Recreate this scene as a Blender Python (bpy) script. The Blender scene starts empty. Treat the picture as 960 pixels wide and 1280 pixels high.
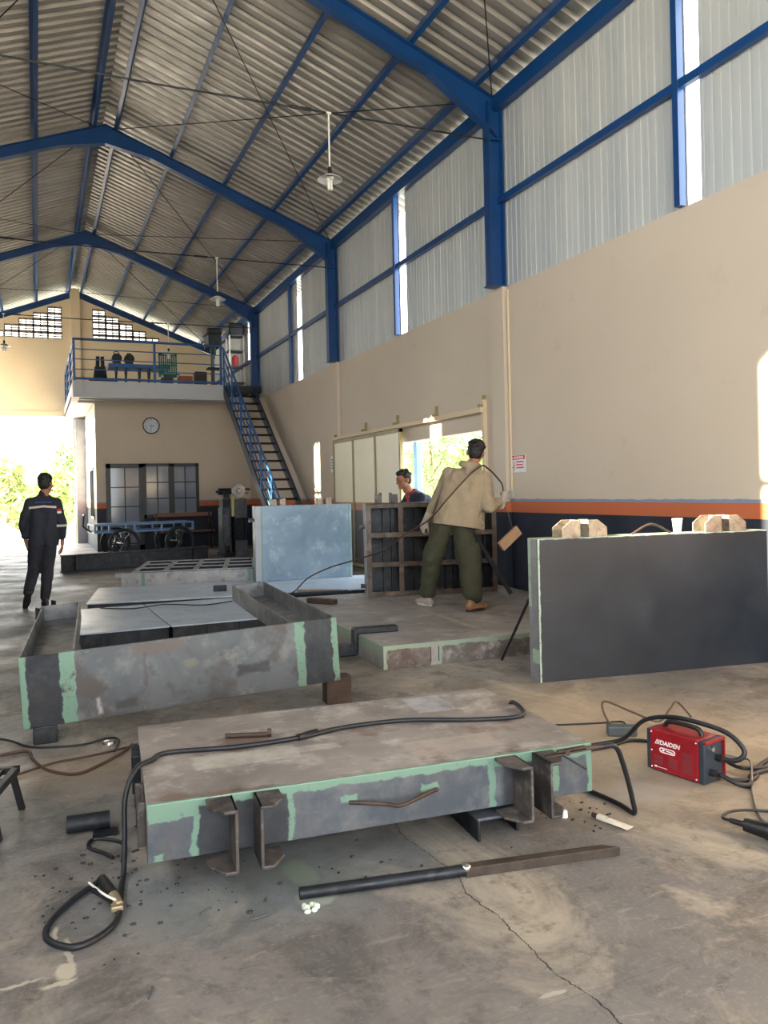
import bpy, math, random
from mathutils import Vector, Matrix, Euler, noise
R = math.radians
sc = bpy.context.scene
COL = sc.collection
random.seed(7)

# ------------------------------------------------------------------ camera
cam_d = bpy.data.cameras.new('camera'); cam = bpy.data.objects.new('camera', cam_d); COL.objects.link(cam)
YAW, PIT, ROLL = 0.4089, 0.0008, -0.0221
fw = Vector((math.sin(YAW) * math.cos(PIT), math.cos(YAW) * math.cos(PIT), math.sin(PIT)))
r0 = Vector((math.cos(YAW), -math.sin(YAW), 0)); u0 = r0.cross(fw)
cr, sr = math.cos(ROLL), math.sin(ROLL)
r1 = cr * r0 + sr * u0; u1 = -sr * r0 + cr * u0
cam.matrix_world = Matrix(((r1.x, u1.x, -fw.x, 0), (r1.y, u1.y, -fw.y, 0), (r1.z, u1.z, -fw.z, 1.4), (0, 0, 0, 1)))
cam_d.sensor_fit = 'AUTO'; cam_d.sensor_width = 36.0
cam_d.lens = 1000.0 / 1280 * 36; cam_d.shift_y = -27.386 / 1280
cam_d.clip_start = 0.05; cam_d.clip_end = 500
sc.camera = cam

# ------------------------------------------------------------------ world, sun, exposure
sc.view_settings.view_transform = 'Standard'; sc.view_settings.look = 'None'
sc.view_settings.gamma = 1.0; sc.view_settings.use_curve_mapping = False
sc.view_settings.exposure = 1.18
world = bpy.data.worlds.new('world'); sc.world = world; world.use_nodes = True
wn = world.node_tree.nodes; wl = world.node_tree.links
bgn = wn['Background']
bgn.inputs['Color'].default_value = (0.93, 0.97, 1.0, 1); bgn.inputs['Strength'].default_value = 4.2
sun_d = bpy.data.lights.new('sun', 'SUN'); sun_d.energy = 22; sun_d.angle = R(0.6); sun_d.color = (1.0, 0.86, 0.62)
sun = bpy.data.objects.new('sun', sun_d); COL.objects.link(sun)
sun.rotation_euler = Vector((1.0, -0.125, -0.43)).to_track_quat('-Z', 'Y').to_euler()

def portal(name, loc, rot, sx, sy):
    d = bpy.data.lights.new(name, 'AREA'); d.shape = 'RECTANGLE'; d.size = sx; d.size_y = sy
    d.cycles.is_portal = True
    o = bpy.data.objects.new(name, d); COL.objects.link(o); o.location = loc; o.rotation_euler = rot
    return o
portal('portal_front', (1.2, -4.05, 2.1), (R(90), 0, 0), 6.0, 4.2)       # light guides for the open front and the doors
portal('portal_gable', (-0.75, 26.75, 1.95), (R(-90), 0, 0), 3.7, 3.9)
portal('portal_added_opening', (-3.15, .3, 5.1), (0, R(-90), 0), 2.5, 8.6)  # guide for the opening added in the left cladding
portal('portal_left_opening', (-3.25, 24.4, 4.15), (0, R(-90), 0), 2.3, 4.2)
portal('portal_side', (5.65, 10.5, 1.1), (0, R(90), 0), 2.3, 3.0)

# ------------------------------------------------------------------ mesh helpers
def srgb(*c):
    if len(c) == 1 and isinstance(c[0], str):
        h = c[0].lstrip('#'); c = [int(h[i:i + 2], 16) for i in (0, 2, 4)]
    return tuple(((x / 255) / 12.92 if x / 255 <= 0.04045 else ((x / 255 + 0.055) / 1.055) ** 2.4) for x in c)

class MB:
    def __init__(s): s.v = []; s.f = []
    def add(s, vs, fs, M=None):
        n = len(s.v)
        s.v += [tuple(M @ Vector(p)) if M is not None else tuple(p) for p in vs]
        s.f += [tuple(i + n for i in f) for f in fs]
        return s
    def box(s, x0, y0, z0, x1, y1, z1, M=None):
        vs = [(x0, y0, z0), (x1, y0, z0), (x1, y1, z0), (x0, y1, z0), (x0, y0, z1), (x1, y0, z1), (x1, y1, z1), (x0, y1, z1)]
        return s.add(vs, [(0, 3, 2, 1), (4, 5, 6, 7), (0, 1, 5, 4), (1, 2, 6, 5), (2, 3, 7, 6), (3, 0, 4, 7)], M)
    def bar(s, a, b, w, h, up=(0, 0, 1)):          # rectangular bar between two points
        a = Vector(a); b = Vector(b); d = (b - a); L = d.length; d.normalize()
        up = Vector(up)
        if abs(d.dot(up)) > 0.98: up = Vector((0, 1, 0))
        x = d.cross(up).normalized(); z = x.cross(d)
        M = Matrix(((x.x, d.x, z.x, a.x), (x.y, d.y, z.y, a.y), (x.z, d.z, z.z, a.z), (0, 0, 0, 1)))
        return s.box(-w / 2, 0, -h / 2, w / 2, L, h / 2, M)
    def cyl(s, a, b, r, seg=12, r2=None, caps=True):
        a = Vector(a); b = Vector(b); d = (b - a).normalized(); r2 = r if r2 is None else r2
        q = d.to_track_quat('Z', 'Y')
        vs = []
        for p, rr in ((a, r), (b, r2)):
            for k in range(seg):
                t = 2 * math.pi * k / seg
                vs.append(p + q @ Vector((rr * math.cos(t), rr * math.sin(t), 0)))
        fs = [(k, (k + 1) % seg, seg + (k + 1) % seg, seg + k) for k in range(seg)]
        if caps: fs += [tuple(range(seg))[::-1], tuple(range(seg, 2 * seg))]
        return s.add(vs, fs)
    def tube(s, pts, r, seg=8, spline=True, sub=6, rs=None):
        P = [Vector(p) for p in pts]
        if spline and len(P) > 2:
            Q = []
            for i in range(len(P) - 1):
                p0 = P[max(i - 1, 0)]; p1 = P[i]; p2 = P[i + 1]; p3 = P[min(i + 2, len(P) - 1)]
                for k in range(sub):
                    t = k / sub
                    Q.append(0.5 * ((2 * p1) + (p2 - p0) * t + (2 * p0 - 5 * p1 + 4 * p2 - p3) * t * t + (3 * p1 - p0 - 3 * p2 + p3) * t ** 3))
            Q.append(P[-1]); P = Q
        n = len(P); vs = []; up = None
        for i in range(n):
            d = (P[min(i + 1, n - 1)] - P[max(i - 1, 0)])
            if d.length < 1e-9: d = Vector((0, 0, 1))
            d.normalize()
            if up is None: up = d.orthogonal().normalized()
            up = (up - d * up.dot(d))
            if up.length < 1e-6: up = d.orthogonal()
            up.normalize(); w = d.cross(up)
            rr = rs(i / (n - 1)) if rs else r
            for k in range(seg):
                t = 2 * math.pi * k / seg
                vs.append(P[i] + (up * math.cos(t) + w * math.sin(t)) * rr)
        fs = []
        for i in range(n - 1):
            for k in range(seg):
                fs.append((i * seg + k, i * seg + (k + 1) % seg, (i + 1) * seg + (k + 1) % seg, (i + 1) * seg + k))
        fs += [tuple(range(seg))[::-1], tuple(range((n - 1) * seg, n * seg))]
        return s.add(vs, fs)
    def prism(s, poly, d0, d1, axis='y', M=None):   # poly in the other two axes (in order), extruded along axis
        n = len(poly)
        def mk(a, b, d): return {'x': (d, a, b), 'y': (a, d, b), 'z': (a, b, d)}[axis]
        vs = [mk(a, b, d0) for a, b in poly] + [mk(a, b, d1) for a, b in poly]
        fs = [tuple(range(n)), tuple(range(n, 2 * n))[::-1]] + [(i, n + i, n + (i + 1) % n, (i + 1) % n) for i in range(n)]
        return s.add(vs, fs, M)
    def lathe(s, prof, seg=20, M=None, ring=False):
        vs = []; m = len(prof)
        for k in range(seg):
            t = 2 * math.pi * k / seg
            for (r, z) in prof: vs.append((r * math.cos(t), r * math.sin(t), z))
        fs = []
        for k in range(seg):
            k2 = (k + 1) % seg
            for i in range(m - 1):
                fs.append((k * m + i, k2 * m + i, k2 * m + i + 1, k * m + i + 1))
        if ring:
            for k in range(seg): fs.append((k * m + m - 1, (k + 1) % seg * m + m - 1, (k + 1) % seg * m, k * m))
            return s.add(vs, fs, M)
        if prof[0][0] > 1e-6: fs.append(tuple(k * m for k in range(seg))[::-1])
        if prof[-1][0] > 1e-6: fs.append(tuple(k * m + m - 1 for k in range(seg)))
        return s.add(vs, fs, M)
    def ell(s, c, r, M=None, seg=16, rings=10):     # ellipsoid
        vs = [(0, 0, 1)]
        for i in range(1, rings):
            a = math.pi * i / rings
            for k in range(seg):
                t = 2 * math.pi * k / seg
                vs.append((math.sin(a) * math.cos(t), math.sin(a) * math.sin(t), math.cos(a)))
        vs.append((0, 0, -1)); L = len(vs) - 1
        fs = [(0, 1 + k, 1 + (k + 1) % seg) for k in range(seg)]
        for i in range(rings - 2):
            for k in range(seg):
                a = 1 + i * seg
                fs.append((a + k, a + seg + k, a + seg + (k + 1) % seg, a + (k + 1) % seg))
        a = 1 + (rings - 2) * seg
        fs += [(a + k, L, a + (k + 1) % seg) for k in range(seg)]
        if isinstance(r, (int, float)): r = (r, r, r)
        vs = [(c[0] + p[0] * r[0], c[1] + p[1] * r[1], c[2] + p[2] * r[2]) for p in vs]
        return s.add(vs, fs, M)
    def cone(s, a, b, ra, rb, flat=None):           # round-ended tapered limb; flat=(dir, k) squashes along dir
        a = Vector(a); b = Vector(b); d = b - a; L = max(d.length, 1e-6)
        q = d.to_track_quat('Z', 'Y'); seg = 16; prof = []
        for i in range(6):
            t = math.pi / 2 * i / 5 - math.pi / 2
            prof.append((ra * math.cos(t), ra * math.sin(t)))
        for i in range(6):
            t = math.pi / 2 * i / 5
            prof.append((rb * math.cos(t), L + rb * math.sin(t)))
        prof[0] = (0, prof[0][1]); prof[-1] = (0, prof[-1][1])
        vs = [Vector((0, 0, prof[0][1]))]
        for r_, z in prof[1:-1]:
            for k in range(seg):
                t = 2 * math.pi * k / seg
                vs.append(Vector((r_ * math.cos(t), r_ * math.sin(t), z)))
        vs.append(Vector((0, 0, prof[-1][1])))
        vs = [a + q @ p for p in vs]
        if flat:
            fd = Vector(flat[0]).normalized(); m = (a + b) / 2
            vs = [p - fd * ((p - m).dot(fd)) * (1 - flat[1]) for p in vs]
        n = len(prof) - 2; E = len(vs) - 1
        fs = [(0, 1 + (k + 1) % seg, 1 + k) for k in range(seg)]
        for i in range(n - 1):
            o = 1 + i * seg
            for k in range(seg):
                fs.append((o + k, o + (k + 1) % seg, o + seg + (k + 1) % seg, o + seg + k))
        o = 1 + (n - 1) * seg
        fs += [(o + k, o + (k + 1) % seg, E) for k in range(seg)]
        return s.add(vs, fs)
    def mesh(s, name):
        me = bpy.data.meshes.new(name); me.from_pydata(s.v, [], s.f); me.validate(); me.update()
        return me
    def build(s, name, mat, parent=None, bevel=0, smooth=None, loc=None, rz=0, fix=True):
        me = s.mesh(name)
        return link(name, me, mat, parent, bevel, smooth, loc, rz, fix)

import bmesh
def link(name, me, mat, parent=None, bevel=0, smooth=None, loc=None, rz=0, fix=True):
    if fix:
        bm = bmesh.new(); bm.from_mesh(me); bmesh.ops.recalc_face_normals(bm, faces=bm.faces[:]); bm.to_mesh(me); bm.free()
    o = bpy.data.objects.new(name, me); COL.objects.link(o)
    for m in (mat if isinstance(mat, (list, tuple)) else [mat]): me.materials.append(m)
    if parent is not None: o.parent = parent
    if loc is not None: o.location = loc
    if rz: o.rotation_euler.z = rz
    if smooth is not None:
        me.polygons.foreach_set('use_smooth', [True] * len(me.polygons)); me.set_sharp_from_angle(angle=R(smooth))
    if bevel:
        b = o.modifiers.new('bevel', 'BEVEL'); b.width = bevel; b.segments = 2; b.limit_method = 'ANGLE'; b.angle_limit = R(40)
    return o

def thing(name, label, cat, loc=(0, 0, 0), rz=0, group=None, rot=None):
    o = bpy.data.objects.new(name, None); COL.objects.link(o); o.empty_display_size = 0.1
    o.location = loc; o.rotation_euler = rot if rot is not None else (0, 0, rz)
    return tag(o, label, cat, group)
def tag(o, label, cat, group=None):
    o['label'] = label; o['category'] = cat
    if group: o['group'] = group
    return o
def struct(o): o['kind'] = 'structure'; return o
def dup(root, loc, rz, label, group=None):
    r = root.copy(); COL.objects.link(r); r.location = loc; r.rotation_euler.z = rz; r['label'] = label
    if group: r['group'] = group
    for ch in list(root.children):
        c = ch.copy(); COL.objects.link(c); c.parent = r
        for g in list(ch.children):
            d = g.copy(); COL.objects.link(d); d.parent = c
    return r

# ------------------------------------------------------------------ materials
class NT:
    def __init__(s, name):
        s.m = bpy.data.materials.new(name); s.m.use_nodes = True; s.t = s.m.node_tree; s.n = s.t.nodes; s.l = s.t.links
        s.b = s.n['Principled BSDF']; s.co = None
    def coord(s):
        if s.co is None: s.co = s.n.new('ShaderNodeTexCoord').outputs['Object']
        return s.co
    def val(s, i, v):
        if hasattr(v, 'is_output') or isinstance(v, bpy.types.NodeSocket): s.l.new(v, i)
        elif isinstance(v, tuple) and len(v) == 3 and i.type == 'RGBA': i.default_value = (*v, 1)
        else: i.default_value = v
    def math(s, op, a, b=None, clamp=False):
        n = s.n.new('ShaderNodeMath'); n.operation = op; n.use_clamp = clamp; s.val(n.inputs[0], a)
        if b is not None: s.val(n.inputs[1], b)
        return n.outputs[0]
    def vmath(s, op, a, b=None):
        n = s.n.new('ShaderNodeVectorMath'); n.operation = op; s.val(n.inputs[0], a)
        if b is not None: s.val(n.inputs[1], b)
        return n.outputs[0]
    def noise(s, scale, detail=4, rough=0.55, stretch=None, off=(0, 0, 0), color=False, dist=0.0):
        mp = s.n.new('ShaderNodeMapping'); s.l.new(s.coord(), mp.inputs['Vector'])
        mp.inputs['Location'].default_value = off
        if stretch: mp.inputs['Scale'].default_value = stretch
        n = s.n.new('ShaderNodeTexNoise'); s.l.new(mp.outputs[0], n.inputs['Vector'])
        n.inputs['Scale'].default_value = scale; n.inputs['Detail'].default_value = detail; n.inputs['Roughness'].default_value = rough
        n.inputs['Distortion'].default_value = dist
        return n.outputs['Color' if color else 'Fac']
    def ramp(s, x, lo, hi, to0=0.0, to1=1.0):
        n = s.n.new('ShaderNodeMapRange'); n.clamp = True
        s.val(n.inputs[0], x); n.inputs[1].default_value = lo; n.inputs[2].default_value = hi; n.inputs[3].default_value = to0; n.inputs[4].default_value = to1
        return n.outputs[0]
    def mix(s, f, a, b):
        n = s.n.new('ShaderNodeMix'); n.data_type = 'RGBA'; s.val(n.inputs[0], f); s.val(n.inputs[6], a); s.val(n.inputs[7], b)
        return n.outputs[2]
    def sep(s, v):
        n = s.n.new('ShaderNodeSeparateXYZ'); s.val(n.inputs[0], v); return n.outputs
    def warped(s, amp, scale=9):
        nz = s.noise(scale, 4, 0.6, color=True)
        d = s.vmath('SUBTRACT', nz, (0.5, 0.5, 0.5)); n = s.n.new('ShaderNodeVectorMath'); n.operation = 'SCALE'
        s.l.new(d, n.inputs[0]); n.inputs['Scale'].default_value = amp * 2
        return s.vmath('ADD', s.coord(), n.outputs[0])
    def boxmask(s, P, lo, hi, soft=0.004):
        c = tuple((a + b) / 2 for a, b in zip(lo, hi)); h = tuple((b - a) / 2 for a, b in zip(lo, hi))
        d = s.vmath('SUBTRACT', s.vmath('ABSOLUTE', s.vmath('SUBTRACT', P, c)), h)
        x, y, z = s.sep(d)[:3]
        m = s.math('MAXIMUM', s.math('MAXIMUM', x, y), z)
        return s.ramp(m, -soft, soft, 1.0, 0.0)
    def ellmask(s, P, c, r, lo=0.6, hi=1.1):
        d = s.vmath('DIVIDE', s.vmath('SUBTRACT', P, c), r)
        n = s.n.new('ShaderNodeVectorMath'); n.operation = 'LENGTH'; s.l.new(d, n.inputs[0])
        return s.ramp(n.outputs['Value'], lo, hi, 1.0, 0.0)
    def bump(s, h, strength=0.3, dist=0.01):
        n = s.n.new('ShaderNodeBump'); n.inputs['Strength'].default_value = strength; n.inputs['Distance'].default_value = dist
        s.l.new(h, n.inputs['Height']); s.l.new(n.outputs[0], s.b.inputs['Normal'])
    def out(s, color, rough=0.5, metal=0.0, spec=0.5):
        s.val(s.b.inputs['Base Color'], color); s.val(s.b.inputs['Roughness'], rough); s.val(s.b.inputs['Metallic'], metal)
        s.b.inputs['Specular IOR Level'].default_value = spec
        return s.m

def plain(name, col, rough=0.5, metal=0.0, var=0.12, scale=6, bump=0.0, spec=0.5):
    t = NT(name); n = t.noise(scale, 5, 0.6)
    dark = tuple(c * (1 - var) for c in col); lite = tuple(min(1, c * (1 + var)) for c in col)
    c = t.mix(t.ramp(n, 0.3, 0.7), dark, lite)
    if bump: t.bump(t.noise(scale * 8, 3), bump, 0.004)
    return t.out(c, rough, metal, spec)

def steel(name, cols, rough=(0.35, 0.6), metal=0.35, scale=3.0, green=(), gcol=srgb(106, 137, 121), extra=(), warp=0.012, scratch=0.25, soft=0.006):
    """mill-scale steel: patchy base, then painted putty boxes, then extra coloured boxes"""
    t = NT(name)
    c = t.mix(t.ramp(t.noise(scale, 6, 0.62, dist=0.6), 0.35, 0.65), cols[0], cols[1])
    if len(cols) > 2: c = t.mix(t.ramp(t.noise(scale * 2.3, 6, 0.7, off=(3, 1, 2)), 0.52, 0.68), c, cols[2])
    if len(cols) > 3: c = t.mix(t.ramp(t.noise(scale * 1.3, 5, 0.6, off=(7, 5, 1)), 0.56, 0.64), c, cols[3])
    if scratch:
        sck = t.ramp(t.noise(26, 3, 0.5, stretch=(0.25, 3.0, 1.0), off=(1, 9, 4)), 0.66, 0.74)
        c = t.mix(t.math('MULTIPLY', sck, scratch), c, tuple(min(1, x * 2.2 + 0.05) for x in cols[1]))
    if extra or green:
        P = t.warped(warp, 11)
    for lo, hi, col in extra:
        c = t.mix(t.math('MULTIPLY', t.boxmask(P, lo, hi, soft), t.ramp(t.noise(6, 5, 0.65, off=(8, 8, 2)), 0.4, 0.62, 1.0, 0.72)), c, col)
    if green:
        g = None
        for lo, hi in green:
            k = t.boxmask(P, lo, hi, 0.003); g = k if g is None else t.math('MAXIMUM', g, k)
        g = t.math('MULTIPLY', g, t.ramp(t.noise(30, 4, 0.6, off=(2, 2, 8)), 0.3, 0.42, 0.35, 1.0))
        c = t.mix(g, c, gcol)
    rg = t.ramp(t.noise(scale * 2, 4), 0.3, 0.7, rough[0], rough[1])
    t.bump(t.noise(40, 3), 0.12, 0.004)
    return t.out(c, rg, metal)

M = {}
M['blue'] = plain('blue_paint', srgb(14, 66, 124), 0.38, 0.0, 0.12, 3)
M['rail_blue'] = plain('rail_blue_paint', srgb(35, 90, 150), 0.35, 0.1, 0.15, 5)
M['cart_blue'] = plain('cart_blue_paint', srgb(84, 124, 168), 0.4, 0.1, 0.15, 5)
M['galv'] = None
M['white'] = plain('white_paint', srgb(232, 230, 224), 0.5)
M['black'] = plain('black_plastic', srgb(24, 25, 28), 0.45)
M['rubber'] = plain('cable_rubber', srgb(21, 25, 33), 0.5, 0, 0.3, 20)
M['cord_brown'] = plain('brown_hose', srgb(70, 50, 40), 0.55)
M['cord_grey'] = plain('grey_cord', srgb(120, 116, 108), 0.5)
M['skin'] = plain('skin', srgb(158, 108, 82), 0.55, 0, 0.08, 14)
M['hair'] = plain('hair', srgb(26, 22, 21), 0.6, 0, 0.3, 40, 0.5)
M['eye'] = plain('eye', srgb(150, 146, 140), 0.4)
M['iris'] = plain('iris', srgb(30, 20, 14), 0.2)
M['lip'] = plain('lips', srgb(140, 80, 70), 0.5)
M['chrome'] = plain('bright_steel', srgb(190, 190, 190), 0.25, 0.9)
M['rust'] = plain('rusty_steel', srgb(64, 50, 43), 0.6, 0.2, 0.35, 10, 0.2)
M['dark_steel'] = steel('dark_steel', [srgb(24, 28, 34), srgb(36, 41, 48), srgb(54, 56, 58)], scale=5)
M['mid_steel'] = steel('mid_steel', [srgb(74, 80, 88), srgb(98, 104, 112), srgb(60, 64, 70)], scale=4)

def wall_paint(name):
    t = NT(name); n1 = t.noise(0.35, 4, 0.5); n2 = t.noise(3, 5, 0.6)
    beige = t.mix(t.ramp(n1, 0.35, 0.65), srgb(203, 190, 172), srgb(212, 199, 181))
    beige = t.mix(t.math('MULTIPLY', t.ramp(n2, 0.62, 0.78), 0.25), beige, srgb(170, 158, 142))
    z = t.sep(t.coord())[2]
    zw = t.math('ADD', z, t.math('MULTIPLY', t.math('SUBTRACT', t.noise(7, 3), 0.5), 0.03))
    navy = t.mix(t.ramp(t.noise(1.6, 5, 0.6), 0.35, 0.7), srgb(38, 44, 56), srgb(52, 58, 72))
    c = t.mix(t.math('LESS_THAN', zw, 1.262), beige, srgb(130, 150, 178))
    c = t.mix(t.math('LESS_THAN', z, 1.232), c, srgb(196, 110, 72))
    c = t.mix(t.math('LESS_THAN', z, 1.10), c, navy)
    t.bump(t.noise(60, 2), 0.08, 0.004)
    return t.out(c, 0.62, 0, 0.3)
M['wall'] = wall_paint('wall_paint_bands')
M['beige'] = plain('beige_plaster', srgb(222, 204, 172), 0.7, 0, 0.05, 0.8, 0.1, 0.3)

def floor_mat():
    t = NT('workshop_concrete')
    c = t.mix(t.ramp(t.noise(0.55, 6, 0.6, dist=0.5), 0.36, 0.64), srgb(104, 103, 104), srgb(138, 134, 129))
    c = t.mix(t.math('MULTIPLY', t.ramp(t.noise(2.4, 7, 0.7, off=(4, 2, 0), dist=0.8), 0.48, 0.62), 0.75), c, srgb(80, 77, 75))
    c = t.mix(t.math('MULTIPLY', t.ramp(t.noise(1.7, 7, 0.7, off=(9, 3, 0), stretch=(1, 0.6, 1), dist=0.8), 0.51, 0.66), 0.75), c, srgb(170, 161, 147))
    c = t.mix(t.math('MULTIPLY', t.ramp(t.noise(9, 7, 0.75, off=(1, 7, 0)), 0.53, 0.66), 0.65), c, srgb(66, 63, 61))
    c = t.mix(t.math('MULTIPLY', t.ramp(t.noise(15, 6, 0.7, off=(6, 1, 0), stretch=(0.4, 1.2, 1), dist=1.0), 0.58, 0.68), 0.28), c, srgb(186, 178, 164))
    c = t.mix(t.math('MULTIPLY', t.ramp(t.noise(60, 3, 0.6), 0.52, 0.68), 0.16), c, srgb(178, 172, 162))
    # trowel sweeps and scrape marks
    sw = t.ramp(t.noise(5, 4, 0.6, stretch=(0.35, 1.6, 1), off=(2, 5, 0), dist=1.2), 0.6, 0.72)
    c = t.mix(t.math('MULTIPLY', sw, 0.35), c, srgb(96, 90, 86))
    P = t.warped(0.12, 3.5); P2 = t.warped(0.03, 14)
    # grinding dust under and round the near panel
    d = t.ellmask(P, (0.75, 2.85, 0), (0.75, 0.38, 1), 0.35, 1.1)
    c = t.mix(t.math('MULTIPLY', d, 0.55), c, srgb(104, 122, 132))
    d = t.ellmask(P, (2.45, 2.9, 0), (0.3, 0.16, 1), 0.3, 1.0)
    c = t.mix(t.math('MULTIPLY', d, 0.5), c, srgb(150, 158, 166))
    # warm light on the floor at the right, painted into its colour
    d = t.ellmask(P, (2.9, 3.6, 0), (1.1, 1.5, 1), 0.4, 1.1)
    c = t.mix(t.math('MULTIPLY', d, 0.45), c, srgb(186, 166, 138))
    d = t.ellmask(P, (0.2, 4.35, 0), (0.5, 0.4, 1), 0.3, 1.1)
    c = t.mix(t.math('MULTIPLY', d, 0.4), c, srgb(140, 118, 96))
    # specks
    sp = t.math('GREATER_THAN', t.noise(34, 2, 0.5, off=(5, 5, 0)), 0.735)
    c = t.mix(t.math('MULTIPLY', sp, t.ellmask(P, (0.6, 3.0, 0), (1.2, 0.9, 1), 0.5, 1.1)), c, srgb(30, 30, 32))
    # pale splashes
    for ce, ra, col in (((0.05, 2.56, 0), (0.035, 0.05, 1), srgb(196, 190, 172)), ((0.03, 2.50, 0), (0.05, 0.015, 1), srgb(196, 190, 172)), ((0.06, 2.66, 0), (0.012, 0.09, 1), srgb(186, 180, 166)),
                        ((0.862, 2.84, 0), (0.06, 0.12, 1), srgb(124, 142, 132)), ((0.86, 2.64, 0), (0.08, 0.06, 1), srgb(150, 160, 154)), ((0.02, 2.78, 0), (0.015, 0.06, 1), srgb(190, 184, 170)),
                        ((-0.12, 2.55, 0), (0.12, 0.008, 1), srgb(190, 184, 170)), ((1.28, 1.85, 0), (0.05, 0.012, 1), srgb(180, 176, 166))):
        c = t.mix(t.math('MULTIPLY', t.ellmask(P2, ce, ra, 0.75, 1.05), 0.85), c, col)
    # the crack that runs away from the camera, and a colour step along it
    x, y, z = t.sep(t.coord())[:3]
    wob = t.math('ADD', t.math('MULTIPLY', t.math('SUBTRACT', t.noise(3.2, 2, 0.5, stretch=(0.01, 1, 0.01)), 0.5), 0.12),
                 t.math('MULTIPLY', t.math('SUBTRACT', t.noise(30, 4, 0.7, stretch=(0.3, 1, 0.3)), 0.5), 0.03))
    dx = t.math('SUBTRACT', t.math('ADD', x, wob), 1.352)
    wid = t.ramp(t.noise(14, 3, off=(3, 3, 3)), 0.4, 0.7, 0.0012, 0.0045)
    ck = t.math('LESS_THAN', t.math('ABSOLUTE', dx), wid)
    ck = t.math('MULTIPLY', ck, t.math('LESS_THAN', y, 3.6))
    left = t.math('MULTIPLY', t.math('LESS_THAN', dx, 0.0), t.math('LESS_THAN', y, 3.0))
    c = t.mix(t.math('MULTIPLY', left, 0.18), c, srgb(88, 88, 92))
    c = t.mix(t.math('MULTIPLY', ck, 0.9), c, srgb(34, 31, 29))
    # joint across the floor
    jt = t.math('LESS_THAN', t.math('ABSOLUTE', t.math('SUBTRACT', t.math('ADD', y, t.math('MULTIPLY', wob, 0.1)), 1.82)), 0.0012)
    c = t.mix(t.math('MULTIPLY', jt, 0.4), c, srgb(60, 56, 52))
    h = t.math('ADD', t.noise(7, 6, 0.7), t.math('MULTIPLY', t.noise(70, 3), 0.3))
    t.bump(h, 0.35, 0.008)
    rg = t.ramp(t.noise(1.2, 5, 0.6, off=(3, 8, 0)), 0.35, 0.65, 0.42, 0.72)
    return t.out(c, rg, 0, 0.45)
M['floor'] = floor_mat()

def sheet_mat(name, a, b, rough=0.4, metal=0.55, streak=(1, 1, 0.05), amt=0.5):
    t = NT(name)
    c = t.mix(t.ramp(t.noise(2.5, 4, 0.6, stretch=streak), 0.35, 0.65), a, b)
    c = t.mix(t.math('MULTIPLY', t.ramp(t.noise(7, 4, 0.7, stretch=streak, off=(4, 4, 4)), 0.62, 0.75), amt), c, tuple(x * 0.55 for x in a))
    return t.out(c, t.ramp(t.noise(5, 3), 0.3, 0.7, rough - 0.08, rough + 0.1), metal)
M['clad'] = sheet_mat('galvanised_wall_sheet', srgb(182, 189, 191), srgb(203, 207, 205), 0.5, 0.1)
M['roof'] = sheet_mat('galvanised_roof_sheet', srgb(138, 136, 132), srgb(160, 157, 152), 0.42, 0.3, (0.08, 1, 1), 0.3)

# ------------------------------------------------------------------ the building
W = 5.404; XL = -3.0; RX = 1.2; Y0 = -4.0; YG = 26.5
def rtop(x): return 7.84 - 0.385 * abs(x - RX)          # top of the rafters

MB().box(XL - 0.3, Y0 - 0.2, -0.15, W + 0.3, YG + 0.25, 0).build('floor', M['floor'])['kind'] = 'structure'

b = MB()
b.box(W, Y0, 0, W + .17, 9.06, 3.9).box(W, 9.06, 2.17, W + .17, 12.0, 3.9).box(W, 12.0, 0, W + .17, YG + .2, 3.9)
for k in range(-2, 3):
    y = 8.5 + 6 * k
    b.box(W - .062, y, 0, W + .001, y + .30, 3.92)
struct(b.build('wall_right', M['wall']))
struct(MB().box(XL - .17, Y0, 0, XL, 22.3, 3.9).box(XL - .17, 22.3, 0, XL, YG + .2, 3.0).build('wall_left', M['wall']))
b = MB().box(XL, Y0 - .2, 0, -1.8, Y0, 6.2).box(4.2, Y0 - .2, 0, W, Y0, 6.2).box(-1.8, Y0 - .2, 4.2, 4.2, Y0, 6.2)
b.prism([(XL, 6.2), (W, 6.2), (RX, 7.85)], Y0 - .2, Y0, 'y'); struct(b.build('wall_front', M['wall']))  # unseen wall added to cut down the light from the front

def ribbed(mb, y0, y1, put, pitch=0.2, h=0.012, prof=None):
    """trapezoidal sheet from y0 to y1; put(y, off, end) gives the two edge points"""
    ys = []; y = y0
    prof = prof or ((0, 0), (.40, 0), (.42, h * .5), (.46, h * .5), (.48, 0), (.84, 0), (.87, h), (.95, h), (.98, 0))
    while y < y1 - 1e-6:
        for f, o in prof:
            yy = y + f * pitch
            if yy < y1: ys.append((yy, o))
        y += pitch
    ys.append((y1, 0))
    vs = []; fs = []
    for yy, o in ys: vs += [put(yy, o, 0), put(yy, o, 1)]
    for i in range(len(ys) - 1): fs.append((2 * i, 2 * i + 2, 2 * i + 3, 2 * i + 1))
    mb.add(vs, fs)
def cladding(x, s, gaps, y=Y0):
    b = MB()
    for g0, g1 in gaps:
        ribbed(b, y, g0, lambda yy, o, e: (x + s * o, yy, 3.86 if e == 0 else 6.32)); y = g1
    if s < 0:
        ribbed(b, y, 22.3, lambda yy, o, e: (x + s * o, yy, 3.86 if e == 0 else 6.32)); ribbed(b, 22.3, YG + .2, lambda yy, o, e: (x + s * o, yy, 5.3 if e == 0 else 6.32)); return b
    ribbed(b, y, 21.16, lambda yy, o, e: (x + s * o, yy, 3.86 if e == 0 else 6.32))
    ribbed(b, 21.16, 21.7, lambda yy, o, e: (x + s * o, yy, 3.86 if e == 0 else 5.06))
    ribbed(b, 21.7, YG + .2, lambda yy, o, e: (x + s * o, yy, 3.86 if e == 0 else 6.32))
    return b
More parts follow.
